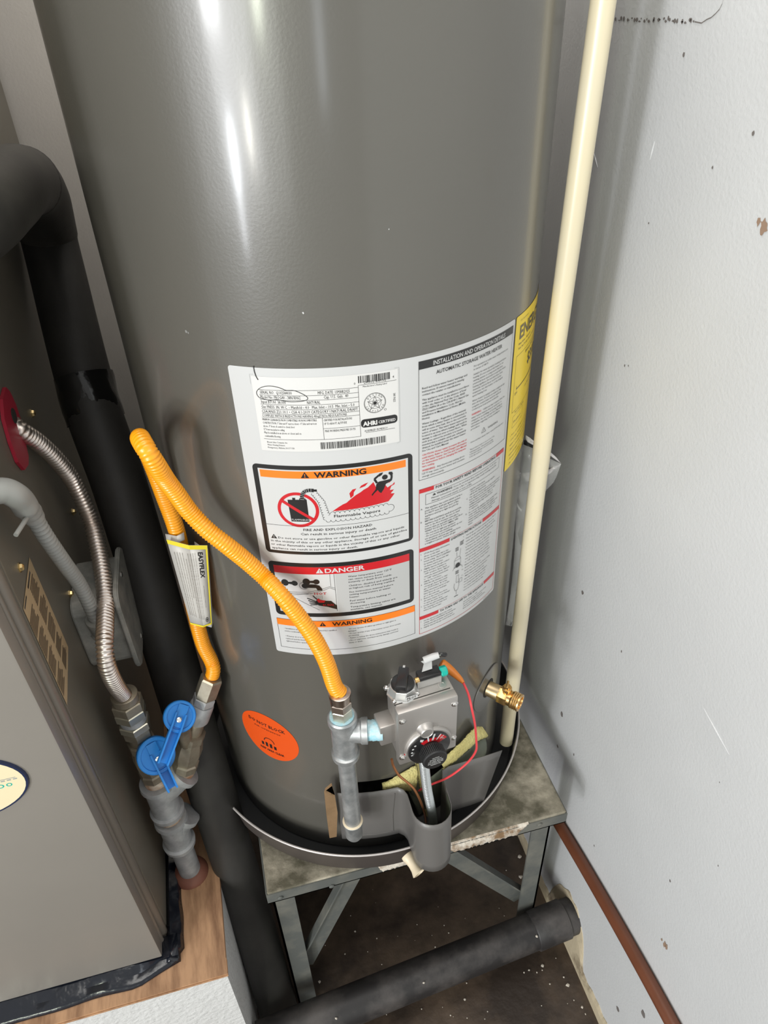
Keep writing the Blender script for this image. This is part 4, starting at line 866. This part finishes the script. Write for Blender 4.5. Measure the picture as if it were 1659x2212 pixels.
# ------------------------------------------------------------------ pvc pipe
PV = thing('discharge_pipe', 'long cream plastic pipe running down between tank and white wall', 'pipe', (.3575, .6745, .53))
bm = bmesh.new(); PP = [Vector((.3555, .6745, .529)), Vector((.3560, .6745, .7)), Vector((.3585, .6740, 1.1)), Vector((.3625, .672, 1.4)), Vector((.3665, .671, 1.62)), Vector((.369, .670, 1.9))]
tube(bm, spline(PP, 8), .0110, 32, cap=False); tube(bm, spline(PP, 8), .0086, 32, cap=False)
a = bm.verts[:]; n = 32; L = len(spline(PP, 8))
bm.verts.ensure_lookup_table()
for base, off in ((0, 0),):
    for k in range(n): bm.faces.new((bm.verts[k], bm.verts[(k+1) % n], bm.verts[L*n+(k+1) % n], bm.verts[L*n+k]))
obj('pipe', bm, 'pvc', PV, True, 50)

# ------------------------------------------------------------------ manual bag stuck behind the pipe
BG = thing('manual_bag', 'crumpled clear plastic bag of papers wedged behind the cream pipe', 'bag', (.39, .76, .9))
def bsheet(name, A, B, m, th=.0003, wob=.0015):
    A = spline([atd(*p) for p in A], 4); B = spline([atd(*p) for p in B], 4); bm = bmesh.new(); rows = []
    for a, b in zip(A, B): rows.append([bm.verts.new(a.lerp(b, j/4)+Vector((random.uniform(-1, 1), random.uniform(-1, 1), 0))*wob*(0 < j < 4)) for j in range(5)])
    for a, b in zip(rows, rows[1:]):
        for j in range(4): bm.faces.new((a[j], b[j], b[j+1], a[j+1]))
    return solid(obj(name, bm, m, BG, True), th)
bsheet('booklet', [(1132, 950, .915), (1127, 1020, .945), (1130, 1090, .98)], [(1190, 980, .915), (1184, 1030, .945), (1150, 1095, .98)], 'bagpaper', .001)
bsheet('folded_edge', [(1128, 1022, .935), (1150, 1020, .93), (1175, 1018, .925), (1195, 1010, .915)], [(1135, 1040, .94), (1155, 1036, .935), (1178, 1030, .93), (1212, 1002, .92)], 'bagwhite', .001)
bsheet('folded_edge', [(1136, 940, .90), (1150, 950, .90), (1185, 972, .91)], [(1140, 955, .90), (1170, 972, .905), (1212, 1001, .92)], 'bagwhite', .0008)
bsheet('sleeve', [(1130, 960, .91), (1115, 1040, .94), (1114, 1090, .965), (1112, 1180, 1.015), (1103, 1280, 1.07), (1092, 1350, 1.11)], [(1212, 1002, .91), (1197, 1040, .94), (1168, 1080, .965), (1150, 1180, 1.015), (1132, 1280, 1.07), (1108, 1352, 1.11)], 'plasticbag', .0003, .004)
bsheet('sleeve_rim', [(1122, 1020, .92), (1113, 1060, .935), (1112, 1078, .945), (1118, 1096, .95), (1126, 1106, .955)], [(1125, 1021, .92), (1117, 1060, .935), (1116, 1078, .945), (1121, 1094, .95), (1128, 1102, .955)], 'plasticbag', .0008, 0)
# ------------------------------------------------------------------ furnace
FX, FY, FZ0, FZ1, FYB = -.226, .5313, .416, 2.02, 1.264
FU = thing('furnace', 'tall taupe sheet-metal furnace cabinet with a cream oval badge', 'furnace', (-.5, .9, FZ0))
bm = bmesh.new(); box(bm, -.76, FX, .579, FYB, FZ0+.0012, FZ1, .002); obj('casing', bm, 'furnside_shaded', FU)
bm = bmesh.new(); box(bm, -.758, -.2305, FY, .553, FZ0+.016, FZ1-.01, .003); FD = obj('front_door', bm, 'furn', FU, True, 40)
bm = bmesh.new(); box(bm, -.755, -.2335, .553, .579, FZ0+.004, FZ1-.02); obj('door_gap', bm, 'furntrim', FU)
bm = bmesh.new(); tube(bm, [(-.2335, .5705, FZ0+.004), (-.2335, .5705, FZ1-.02)], .0088, 16); lab(obj('corner_flange', bm, 'furntrim', FU, True, 60), 'rounded corner flange')
bm = bmesh.new(); tube(bm, [(-.2320, .5560, FZ0+.008), (-.2320, .5560, FZ1-.02)], .0035, 12); obj('door_lip', bm, 'furntrim', FU, True, 60)
def sidescrew(px, py, m='screwy', r=.0042, x=FX):
    p = at(px, py, x=x); bm = bmesh.new(); lathe_pts(bm, [(-.001, r*1.3), (.001, r*1.3), (.0012, r), (.0035, r*.9), (.0045, r*.5)], p, p+Vector((1, 0, 0)), 6); obj('screw', bm, m, FU, False)
for p in ((68, 893), (157, 1106), (42, 1226), (151, 1283)): sidescrew(*p)
p = at(380, 2060, y=FY+.01); bm = bmesh.new(); lathe_pts(bm, [(0, .006), (.001, .006), (.0015, .0045), (.004, .0042)], (FX-.002, .556, p.z+.004), (FX+1, .556, p.z+.004), 8); obj('screw', bm, 'screwy', FU)
# badge on the door
bm = bmesh.new(); cx, cz = -.345, at(0, 1690, y=FY).z+.002; rx, rz = -.2712-cx, .052
for (m, a, b, y0, y1, nm) in (('navy', rx, rz, FY-.003, FY, 'badge'),): 
    n = 48; V = [[bm.verts.new((cx+a*k*math.cos(2*PI*i/n), y, cz+b*k*math.sin(2*PI*i/n))) for i in range(n)] for y, k in ((FY+.0005, 1), (y0, .985))]
    for i in range(n): bm.faces.new((V[0][i], V[0][(i+1) % n], V[1][(i+1) % n], V[1][i]))
    bm.faces.new(V[1])
BD = obj('badge', bm, 'navy', FU); lab(BD, 'oval cream badge with navy edge')
bmq = lambda s, v, l: Vector((cx+s/1000, FY-.0031-l, cz-v/1000))
Q = Print(bmq, 1e3); Q.use('badge_face', 'badge', .0001, BD).disc(0, 0, rx*1000*.955, 48, sy=rz/rx*.985)
Q.use('badge_print', 'seal', .0002, BD)
Q.line(30, -5, 63, -5, 1.0)
for k in range(5): Q.line(36+k*6, -2.5, 40+k*6, -2.5, 2.0)
Q.use('badge_logo', 'teal', .0002, BD); Q.ring(45, 5, 4, 1.4, 16, sy=.8); Q.ring(54, 5, 3, 1.2, 14, sy=.9); flush_text(); Q.finish()
# rating sticker on the side
sc = [at(63, 1203, x=FX+.0004), at(147, 1398, x=FX+.0004), at(144, 1530, x=FX+.0004), at(48, 1325, x=FX+.0004)]
y0_, y1_, zt_, zb_ = .583, .651, 1.0945, .938
def sst(s, v, l):   # s across (0..1) from front to back, v down (0..1), sheared like the real one
    ya = sc[3].lerp(sc[2], v); yb = sc[0].lerp(sc[1], v); p = ya.lerp(yb, s); return Vector((FX+.0006+l, max(p.y, .5805), p.z))
class _S: pass
Q = Print(sst, 1e3); Q.use('rating_sticker', 'ratingtan', 0, FU).poly([(0, 0), (1, 0), (1, 1), (0, 1)]); Q.finish(); RS = Q.made; lab(RS, 'aged tan sticker with faded panels')
Q = Print(sst, 1e3); Q.use('sticker_print', 'inkbrown', .0002, RS)
random.seed(3)
for (a0_, a1_, b0_, b1_) in ((.08, .44, .14, .30), (.08, .44, .33, .52), (.08, .44, .55, .72), (.08, .44, .76, .93), (.55, .93, .08, .26), (.55, .93, .29, .46), (.55, .93, .49, .66), (.55, .93, .69, .82), (.55, .93, .85, .96)):
    n = 7
    for k in range(n): Q.rect(a0_, b0_+(b1_-b0_)*k/n, a1_-random.uniform(0, .12), b0_+(b1_-b0_)*(k+.62)/n)
Q.use('sticker_logo', 'black', .0003, RS)
Q.rect(.12, .02, .34, .035); Q.rect(.5, .03, .8, .05); flush_text(); Q.finish()
# red gas inlet grommet
GRp = [(13, 836), (22, 846), (34, 872), (46, 908), (54, 950), (62, 985), (62, 1003), (54, 1015), (40, 998), (24, 955), (10, 905), (6, 862)]
bm = bmesh.new(); V = [bm.verts.new(at(*p, x=FX+.004)) for p in GRp]; V2 = [bm.verts.new(at(*p, x=FX+.0)) for p in GRp]
for v, w in zip(V, V2): w.co = Vector((FX+.0005, v.co.y, v.co.z))
bm.faces.new(V)
for i in range(len(V)): bm.faces.new((V[i], V[(i+1) % len(V)], V2[(i+1) % len(V)], V2[i]))
GR = obj('inlet_grommet', bm, 'rubberred', FU); lab(GR, 'red rubber grommet plate')
bm = bmesh.new(); q = at(30, 898, x=FX+.0042)
lathe_pts(bm, [(0, .0085), (.0006, .008)], q, q+Vector((1, 0, 0)), 20); obj('inlet_hole', bm, 'doordark', GR)

# ------------------------------------------------------------------ stainless flex connector to the furnace
SF = thing('steel_flex_connector', 'ribbed stainless steel gas connector curving down beside the furnace', 'hose', (-.19, .66, .82))
sp_ = [at(a_, b_, x=c_) for a_, b_, c_ in ((20, 912, -.232), (45, 930, -.222), (82, 955, -.213), (120, 990, -.205), (152, 1030, -.199), (178, 1080, -.194), (198, 1130, -.190), (212, 1185, -.186), (222, 1240, -.183), (228, 1300, -.182), (227, 1350, -.182), (226, 1395, -.183), (232, 1440, -.185), (249, 1478, -.187))] + [Vector((-.1875, .6555, .852))]
corrugated('flex_tube', sp_, .0104, .0047, 'steel', SF, .20, 24)
RX, RY = -.1875, .6555
def jp(px, py, d): return atd(px, py, d)
g0 = Vector((RX, RY, .858)); gd = Vector((0, 0, -1))
nuts('nut', g0, g0+gd, [('oldnut', .012, .0165, 24), ('oldnut', .016, .0200, 6), ('brightnut', .014, .0205, 6), ('galvdull', .010, .0170, 24), ('brightnut', .012, .0205, 6), ('oldnut', .016, .0185, 6)], SF)

# ------------------------------------------------------------------ gas riser with tees and two blue handled valves
RS_ = thing('gas_riser', 'galvanized gas riser with stacked tees and two blue-handled valves', 'gas pipe', (RX, RY, .416))
Z0 = .416
def vr(prof, m, name, sides=28): return vert(prof, m, name, RS_, sides, RX, RY)
vr([(Z0+.0, .0168), (.53, .0168)], 'galvdull', 'riser_pipe')
vr([(Z0+.0002, .028), (Z0+.006, .026), (Z0+.010, .0215), (Z0+.012, .017)], 'rubbrown', 'sealant_collar')
# lower tee: runs z .50-.585, branch to the right going up behind
def ftee(z0, z1, bdir, bl, name='tee', zb=None, r=.0205):
    bm = bmesh.new(); h = z1-z0
    lathe_pts(bm, [(0, r*.85), (.001, r*1.16), (.009, r*1.2), (.0105, r), (h-.0105, r), (h-.009, r*1.2), (h-.001, r*1.16), (h, r*.8)], (RX, RY, z0), (RX, RY, 3), 30)
    if bdir:
        c = Vector((RX, RY, zb or (z0+z1)/2)); d = Vector(bdir).normalized(); lathe_pts(bm, [(0, r*.95), (bl-.011, r*.95), (bl-.009, r*1.16), (bl-.001, r*1.16), (bl, r*.8)], c, c+d, 26)
    return obj(name, bm, 'galvdull', RS_, True, 35)
bdirA = Vector((.085, .02, .055))
ftee(.505, .580, (.6, .25, .75), .034)
vr([(.575, .0175), (.600, .0175)], 'rust', 'close_nipple')
ftee(.592, .672, (.78, .1, .62), .052, zb=.640)
vr([(.668, .0165), (.690, .0165)], 'rust', 'close_nipple')
# valve body left (vertical), valve body right (leaning)
def valve(c, d, L, name='valve_body'):
    bm = bmesh.new(); c = Vector(c); d = Vector(d).normalized()
    lathe_pts(bm, [(0, .0150), (.001, .0185), (.013, .0185), (.015, .0165), (L*.35, .0185), (L*.5, .0195), (L*.65, .0185), (L-.015, .0165), (L-.013, .0185), (L-.001, .0185), (L, .015)], c, c+d, 8)
    return obj(name, bm, 'oldnut', RS_, True, 28)
valve((RX, RY, .684), (0, 0, 1), .080)
vr([(.762, .0145), (.780, .0145)], 'oldnut', 'nipple')
bq = Vector((RX, RY, .640)) + Vector((.78, .1, .62)).normalized()*.048
v2a = jp(372, 1672, 1.02); 
v2a = bq; v2b = jp(425, 1535, .965); v2d = (v2b-v2a).normalized()
bm = bmesh.new(); lathe_pts(bm, [(0, .0150), (.014, .0150)], v2a, v2b, 20); obj('close_nipple', bm, 'rust', RS_, True, 40)
valve(v2a+v2d*.010, v2d, .072)
hose_end = hp[-1]
n3 = v2a+v2d*.080; nd = (hose_end-n3).normalized(); Ld = (hose_end-n3).length
nuts('nut', n3-nd*.006, n3+nd, [('oldnut', max(.004, Ld*.30), .0125, 20), ('galvdull', Ld*.30, .0160, 20), ('galvdull', Ld*.12, .0150, 6), ('oldnut', Ld*.34, .0150, 6), ], RS_)
def handle(c, nrm, along, length=.052, r=.0205):
    """blue disc plus lever: c centre of disc top, nrm outward normal, along lever direction"""
    c, nrm, along = Vector(c), Vector(nrm).normalized(), Vector(along); along = (along-nrm*along.dot(nrm)).normalized(); s = nrm.cross(along)
    bm = bmesh.new(); lathe_pts(bm, [(-.014, r*.97), (-.001, r), (0, r*.95), (0, r*.80), (-.0015, r*.78)], c, c+nrm, 36)
    for e in (-1, 1):    # channel lever: two side walls and a floor
        w0, w1 = .0075, .0070; P = []
        for t, w, h0, h1 in ((-r*.2, w0, -.001, .004), (r*.7, w0, -.004, .007), (length, w1, -.009, .003)):
            for o in (w, w-.0022): P.append((c+along*t+s*(e*o)+nrm*h0, c+along*t+s*(e*o)+nrm*h1))
        Q_ = [(bm.verts.new(a), bm.verts.new(b)) for a, b in P]
        for i in (0, 2):
            (a0, a1), (b0_, b1_), (c0, c1), (d0, d1) = Q_[i], Q_[i+1], Q_[i+2], Q_[i+3]
            for f in ((a0, a1, c1, c0), (b0_, d0, d1, b1_), (a1, b1_, d1, c1), (a0, c0, d0, b0_)): bm.faces.new(f)
        bm.faces.new((Q_[0][0], Q_[0][1], Q_[1][1], Q_[1][0])); bm.faces.new((Q_[4][0], Q_[5][0], Q_[5][1], Q_[4][1]))
    M4 = Matrix.Translation(c) @ Matrix((( along.x, s.x, nrm.x, 0), (along.y, s.y, nrm.y, 0), (along.z, s.z, nrm.z, 0), (0, 0, 0, 1)))
    box(bm, -r*.2, length-.001, -.0066, .0066, -.009, -.0055, 0, M4); box(bm, -r*.75, r*.65, -.0066, .0066, -.003, .0012, .0004, M4)
    H = obj('valve_handle', bm, 'blue', RS_, True, 35); lab(H, 'blue plastic lever handle')
    bm = bmesh.new(); lathe_pts(bm, [(0, .0034), (.0024, .0034), (.003, .002)], c+along*.004+nrm*.001, c+along*.004+nrm, 12); obj('screw', bm, 'screw', H)
hc1 = atd(338, 1633, .935); hc2 = atd(389, 1548, .925)
handle(hc1, (.30, -.75, .60), atd(368, 1700, .93)-atd(338, 1640, .93), .050, .0245)
handle(hc2, (.25, -.70, .68), atd(352, 1622, .95)-atd(390, 1550, .925), .060)
for c_, t_ in ((hc1, Vector((RX, RY, .722))), (hc2, v2a+v2d*.045)):
    bm = bmesh.new(); tube(bm, [c_+(t_-c_)*.1, t_], .009, 14); obj('valve_stem', bm, 'oldnut', RS_, True)

# ------------------------------------------------------------------ junction box and conduit
JB = thing('junction_box', 'grey weathered metal junction box on the furnace side', 'electrical box', (FX, .86, .93))
jx0, jx1 = FX+.0005, -.170
def prism(bm, P, x0, x1, bev=0):
    a = [bm.verts.new((x0, p.y, p.z)) for p in P]; b = [bm.verts.new((x1, p.y, p.z)) for p in P]; n = len(P)
    bm.faces.new(a); bm.faces.new(b[::-1])
    for i in range(n): bm.faces.new((a[i], a[(i+1) % n], b[(i+1) % n], b[i]))
    if bev: bmesh.ops.recalc_face_normals(bm, faces=bm.faces); bmesh.ops.bevel(bm, geom=bm.edges[:], offset=bev, segments=3, affect='EDGES')
def yz(y, z): return Vector((0, y, z))
def rrect(y0, y1, z0, z1, r=.012):
    P = []
    for cy, cz_, a in ((y1-r, z1-r, 0), (y0+r, z1-r, 90), (y0+r, z0+r, 180), (y1-r, z0+r, 270)):
        for k in range(5): P.append(yz(cy+r*math.cos(R(a+k*22.5)), cz_+r*math.sin(R(a+k*22.5))))
    return P
bm = bmesh.new(); prism(bm, rrect(.700, .800, .862, .972, .018), jx0, -.1725, .002); obj('box_body', bm, 'jbox', JB, True, 40)
bm = bmesh.new(); P_ = rrect(.692, .806, .850, .984, .022); prism(bm, P_, -.1725, -.1665, .0015); obj('cover_plate', bm, 'jbox', JB, True, 40)
for y_, z_ in ((.749, .972), (.749, .862)):
    bm = bmesh.new(); lathe_pts(bm, [(0, .004), (.0012, .004), (.002, .0028)], (-.1665, y_, z_), (1, y_, z_), 12); obj('screw', bm, 'screw', JB)
c0_, c1_ = Vector((-.1985, .706, .923)), Vector((-.1985, .694, .958))
bm = bmesh.new(); lathe_pts(bm, [(0, .0150), (.003, .0152), (.004, .0130), (.032, .0128), (.0335, .0122), (.0335, .0100)], c0_, c1_, 28); lab(obj('connector_collar', bm, 'jbox', JB, True, 40), 'round collar')
CN = thing('flexible_conduit', 'short grey ribbed conduit with elbow fitting on the furnace side', 'conduit', (FX, .60, 1.2))
cpts = [at(66, 1100, x=-.199), at(80, 1128, x=-.199), at(105, 1168, x=-.198), at(140, 1218, x=-.1975), at(175, 1268, x=-.198), Vector((-.1985, .697, .951))]
corrugated('conduit_hose', cpts, .0084, .0060, 'seal', CN, .30, 20)
ep = [Vector((FX+.001, .545, 1.236)), at(-12, 1062, x=-.212), at(10, 1060, x=-.205), at(30, 1068, x=-.20), at(45, 1080, x=-.199), at(56, 1096, x=-.199), at(66, 1106, x=-.199), at(74, 1118, x=-.199)]
ep[0] = Vector((FX+.001, ep[1].y, ep[1].z))
E_ = spline(ep, 5); n_ = len(E_)
bm = bmesh.new(); tube(bm, E_, lambda i: .0118 if i < n_*.72 else (.0108 if i < n_*.86 else .0098), 24); obj('elbow_fitting', bm, 'seal', CN, True, 40)
for a_, b_, r_ in ((at(52, 1128, x=-.199), at(34, 1156, x=-.204), .0022), (at(68, 1088, x=-.196), at(74, 1098, x=-.194), .0042)):
    bm = bmesh.new(); tube(bm, [at(58, 1118, x=-.199) if r_ < .003 else a_, a_ if r_ < .003 else b_, b_ if r_ < .003 else b_+Vector((.001, 0, -.001))], r_, 10); obj('clamp_screw', bm, 'screw' if r_ > .003 else 'seal', CN, True)

# ------------------------------------------------------------------ black insulated line
IP = thing('insulated_pipe', 'thick black foam-insulated pipe with tape band beside the furnace', 'pipe', (-.1, .53, 0))
top_ = Vector((-.160, .955, 1.300)); b_a = atd(165, 600, .98); bot_ = Vector((-.098, .512, .02))
pd = [(.0, None)]
p1 = atd(120, 572, .955); p2 = atd(190, 850, .94); p3 = atd(266, 1071, .965); p4 = atd(455, 1700, 1.115); p5 = atd(549, 2000, 1.25); p6 = atd(603, 2186, 1.345)
line = spline([atd(103, 503, .95), p1, p2, p3, atd(360, 1385, 1.03), p4, p5, p6, Vector((p6.x+.006, p6.y-.03, .02))], 10)
bm = bmesh.new(); tube(bm, line, .0352, 32); obj('insulation_sleeve', bm, 'foam', IP, True, 60)
el_ = spline([Vector((-.275, .640, 1.398)), Vector((-.240, .655, 1.404)), atd(-80, 482, .615), atd(-5, 425, .68), atd(32, 396, .75), atd(60, 396, .82), atd(83, 432, .88), atd(97, 480, .93), atd(103, 503, .95)], 8)
bm = bmesh.new(); tube(bm, el_, .0368, 32); obj('elbow_sleeve', bm, 'foamdusty', IP, True, 60)
bm = bmesh.new(); i_ = 38; tube(bm, [el_[i_], el_[i_].lerp(el_[i_+1], .5), el_[i_+1]], [.0366, .0378, .0366], 32); obj('sleeve_seam', bm, 'foamdusty', IP, True, 60)
tb = [atd(180, 812, .938), atd(189, 845, .940), atd(199, 880, .943), atd(208, 908, .946)]
tb = spline(tb, 6)
bm = bmesh.new(); rr_ = tube(bm, tb, .0368, 48, cap=False)
for i_, ring_ in enumerate(rr_):
    c_ = tb[i_]
    for k_, v_ in enumerate(ring_): v_.co = c_+(v_.co-c_)*(1+.018*max(0, math.sin(k_*.9+i_*.35))**3+.012*math.sin(k_*.37+i_*.5))
lab(obj('tape_band', bm, 'tape', IP, True, 60), 'glossy black tape band')

# ------------------------------------------------------------------ black drain pipe low over the floor
FP = thing('floor_pipe', 'dusty black drain pipe lying across the floor into the white wall', 'pipe', (.2, .53, .05))
a_, b_ = at(1252, 1950, x=.474), at(640, 2220, z=.100)
a_ = Vector((.480, .5455, .118)); b_ = at(560, 2252, z=.098); m_ = at(1100, 2035, z=.112)
bm = bmesh.new(); tube(bm, [a_, a_.lerp(b_, .3), a_.lerp(b_, .6), b_], .0325, 36); obj('pipe', bm, 'abs', FP, True, 60)
dd_ = (b_-a_).normalized()
bm = bmesh.new(); lathe_pts(bm, [(0, .0325), (.002, .0352), (.066, .0352), (.069, .0325)], a_+dd_*.028, b_, 36); obj('coupling', bm, 'abs', FP, True, 50)
bm = bmesh.new()
for t in (.52, .78, .16):
    p_ = a_+dd_*(b_-a_).length*t+Vector((0, -.02, .027)); r = bmesh.ops.create_icosphere(bm, subdivisions=1, radius=.003)
    for v in r['verts']: v.co = v.co*random.uniform(.5, 1)+p_
o = obj('paint_fleck', bm, 'chip', FP); o['kind'] = 'stuff'

# ------------------------------------------------------------------ brown pipe along the wall
BP = thing('brown_wall_pipe', 'thin red-brown painted pipe running low along the white wall', 'pipe', (.46, .5, .3))
BX = WX-.0105
pp_ = [at(1212, 1788, x=BX), at(1262, 1872, x=BX), at(1330, 1990, x=BX), at(1400, 2115, x=BX), at(1458, 2222, x=BX), at(1500, 2300, x=BX)]
pp_ += [pp_[-1]+(pp_[-1]-pp_[-2]).normalized()*.5, pp_[-1]+(pp_[-1]-pp_[-2]).normalized()*1.1]
pp_ = [pp_[0]+(pp_[0]-pp_[1])*.8] + pp_
bm = bmesh.new(); tube(bm, spline(pp_, 6), .0105, 24); obj('pipe', bm, 'copper_pipe', BP, True, 60)

# ------------------------------------------------------------------ platform under the furnace
PF = thing('furnace_platform', 'white plastered platform with plywood top under the furnace', 'platform', (-.5, .9, 0))
PX, PY = -.1435, .4925
bm = bmesh.new(); box(bm, -1.1, PX-.0015, PY+.002, 1.30, 0, .4035); obj('plaster_block', bm, 'plaster', PF)
bm = bmesh.new(); box(bm, -1.1, PX, PY, 1.30, .404, .4158); obj('plywood_top', bm, 'ply', PF)
for k, (z_, m_) in enumerate(((.4045, 'plyedge'), (.4075, 'ply'), (.4105, 'plyedge'), (.4135, 'ply'))):
    bm = bmesh.new(); box(bm, -1.1, PX+.0004+(k % 2)*.0006, PY-.0006-(k % 2)*.0008, PY+.02, z_-.0003, z_+.0022); o = obj('ply_layer', bm, m_, PF)
# black plastic film under the cabinet
FM = thing('plastic_film', 'crumpled black plastic film peeking out under the furnace', 'plastic sheet', (-.4, .52, .416))
bm = bmesh.new(); rows = []
N_ = 44
for i in range(N_+1):
    t = i/N_; x_ = -.80+(.80-.209)*t; w_ = .0016*math.sin(t*17)+.0007*math.sin(t*41); y0__ = .5045+w_+.006*(1-t)+max(0, (t-.9))*.22
    rows.append([bm.verts.new((x_, y0__, .4168)), bm.verts.new((x_, y0__+.006, .4195+abs(w_))), bm.verts.new((x_, y0__+.016, .4215+.002*math.sin(t*53))), bm.verts.new((x_, .5315, .4275+.002*math.sin(t*23))), bm.verts.new((x_, .560, .4305))])
for a, b in zip(rows, rows[1:]):
    for j in range(4): bm.faces.new((a[j], a[j+1], b[j+1], b[j]))
solid(obj('front_fold', bm, 'film', FM, True), .0006, 1)
bm = bmesh.new(); rows = []
for i in range(N_+1):
    t = i/N_; y_ = .5245+(.78-.5245)*t; w_ = .0015*math.sin(t*9)+.0006*math.sin(t*31); xo = -.2035+w_-.012*max(0, t-.55)*2 if t > .05 else -.208
    rows.append([bm.verts.new((xo, y_, .4166)), bm.verts.new((xo-.004, y_, .421+.003*abs(math.sin(t*17)))), bm.verts.new((-.2205, y_, .4255+.008*max(0, .25-t))), bm.verts.new((-.2262, y_, .4220+.01*max(0, .25-t)))])
for a, b in zip(rows, rows[1:]):
    for j in range(3): bm.faces.new((a[j], a[j+1], b[j+1], b[j]))
solid(obj('side_fold', bm, 'film', FM, True), .0006, 1)
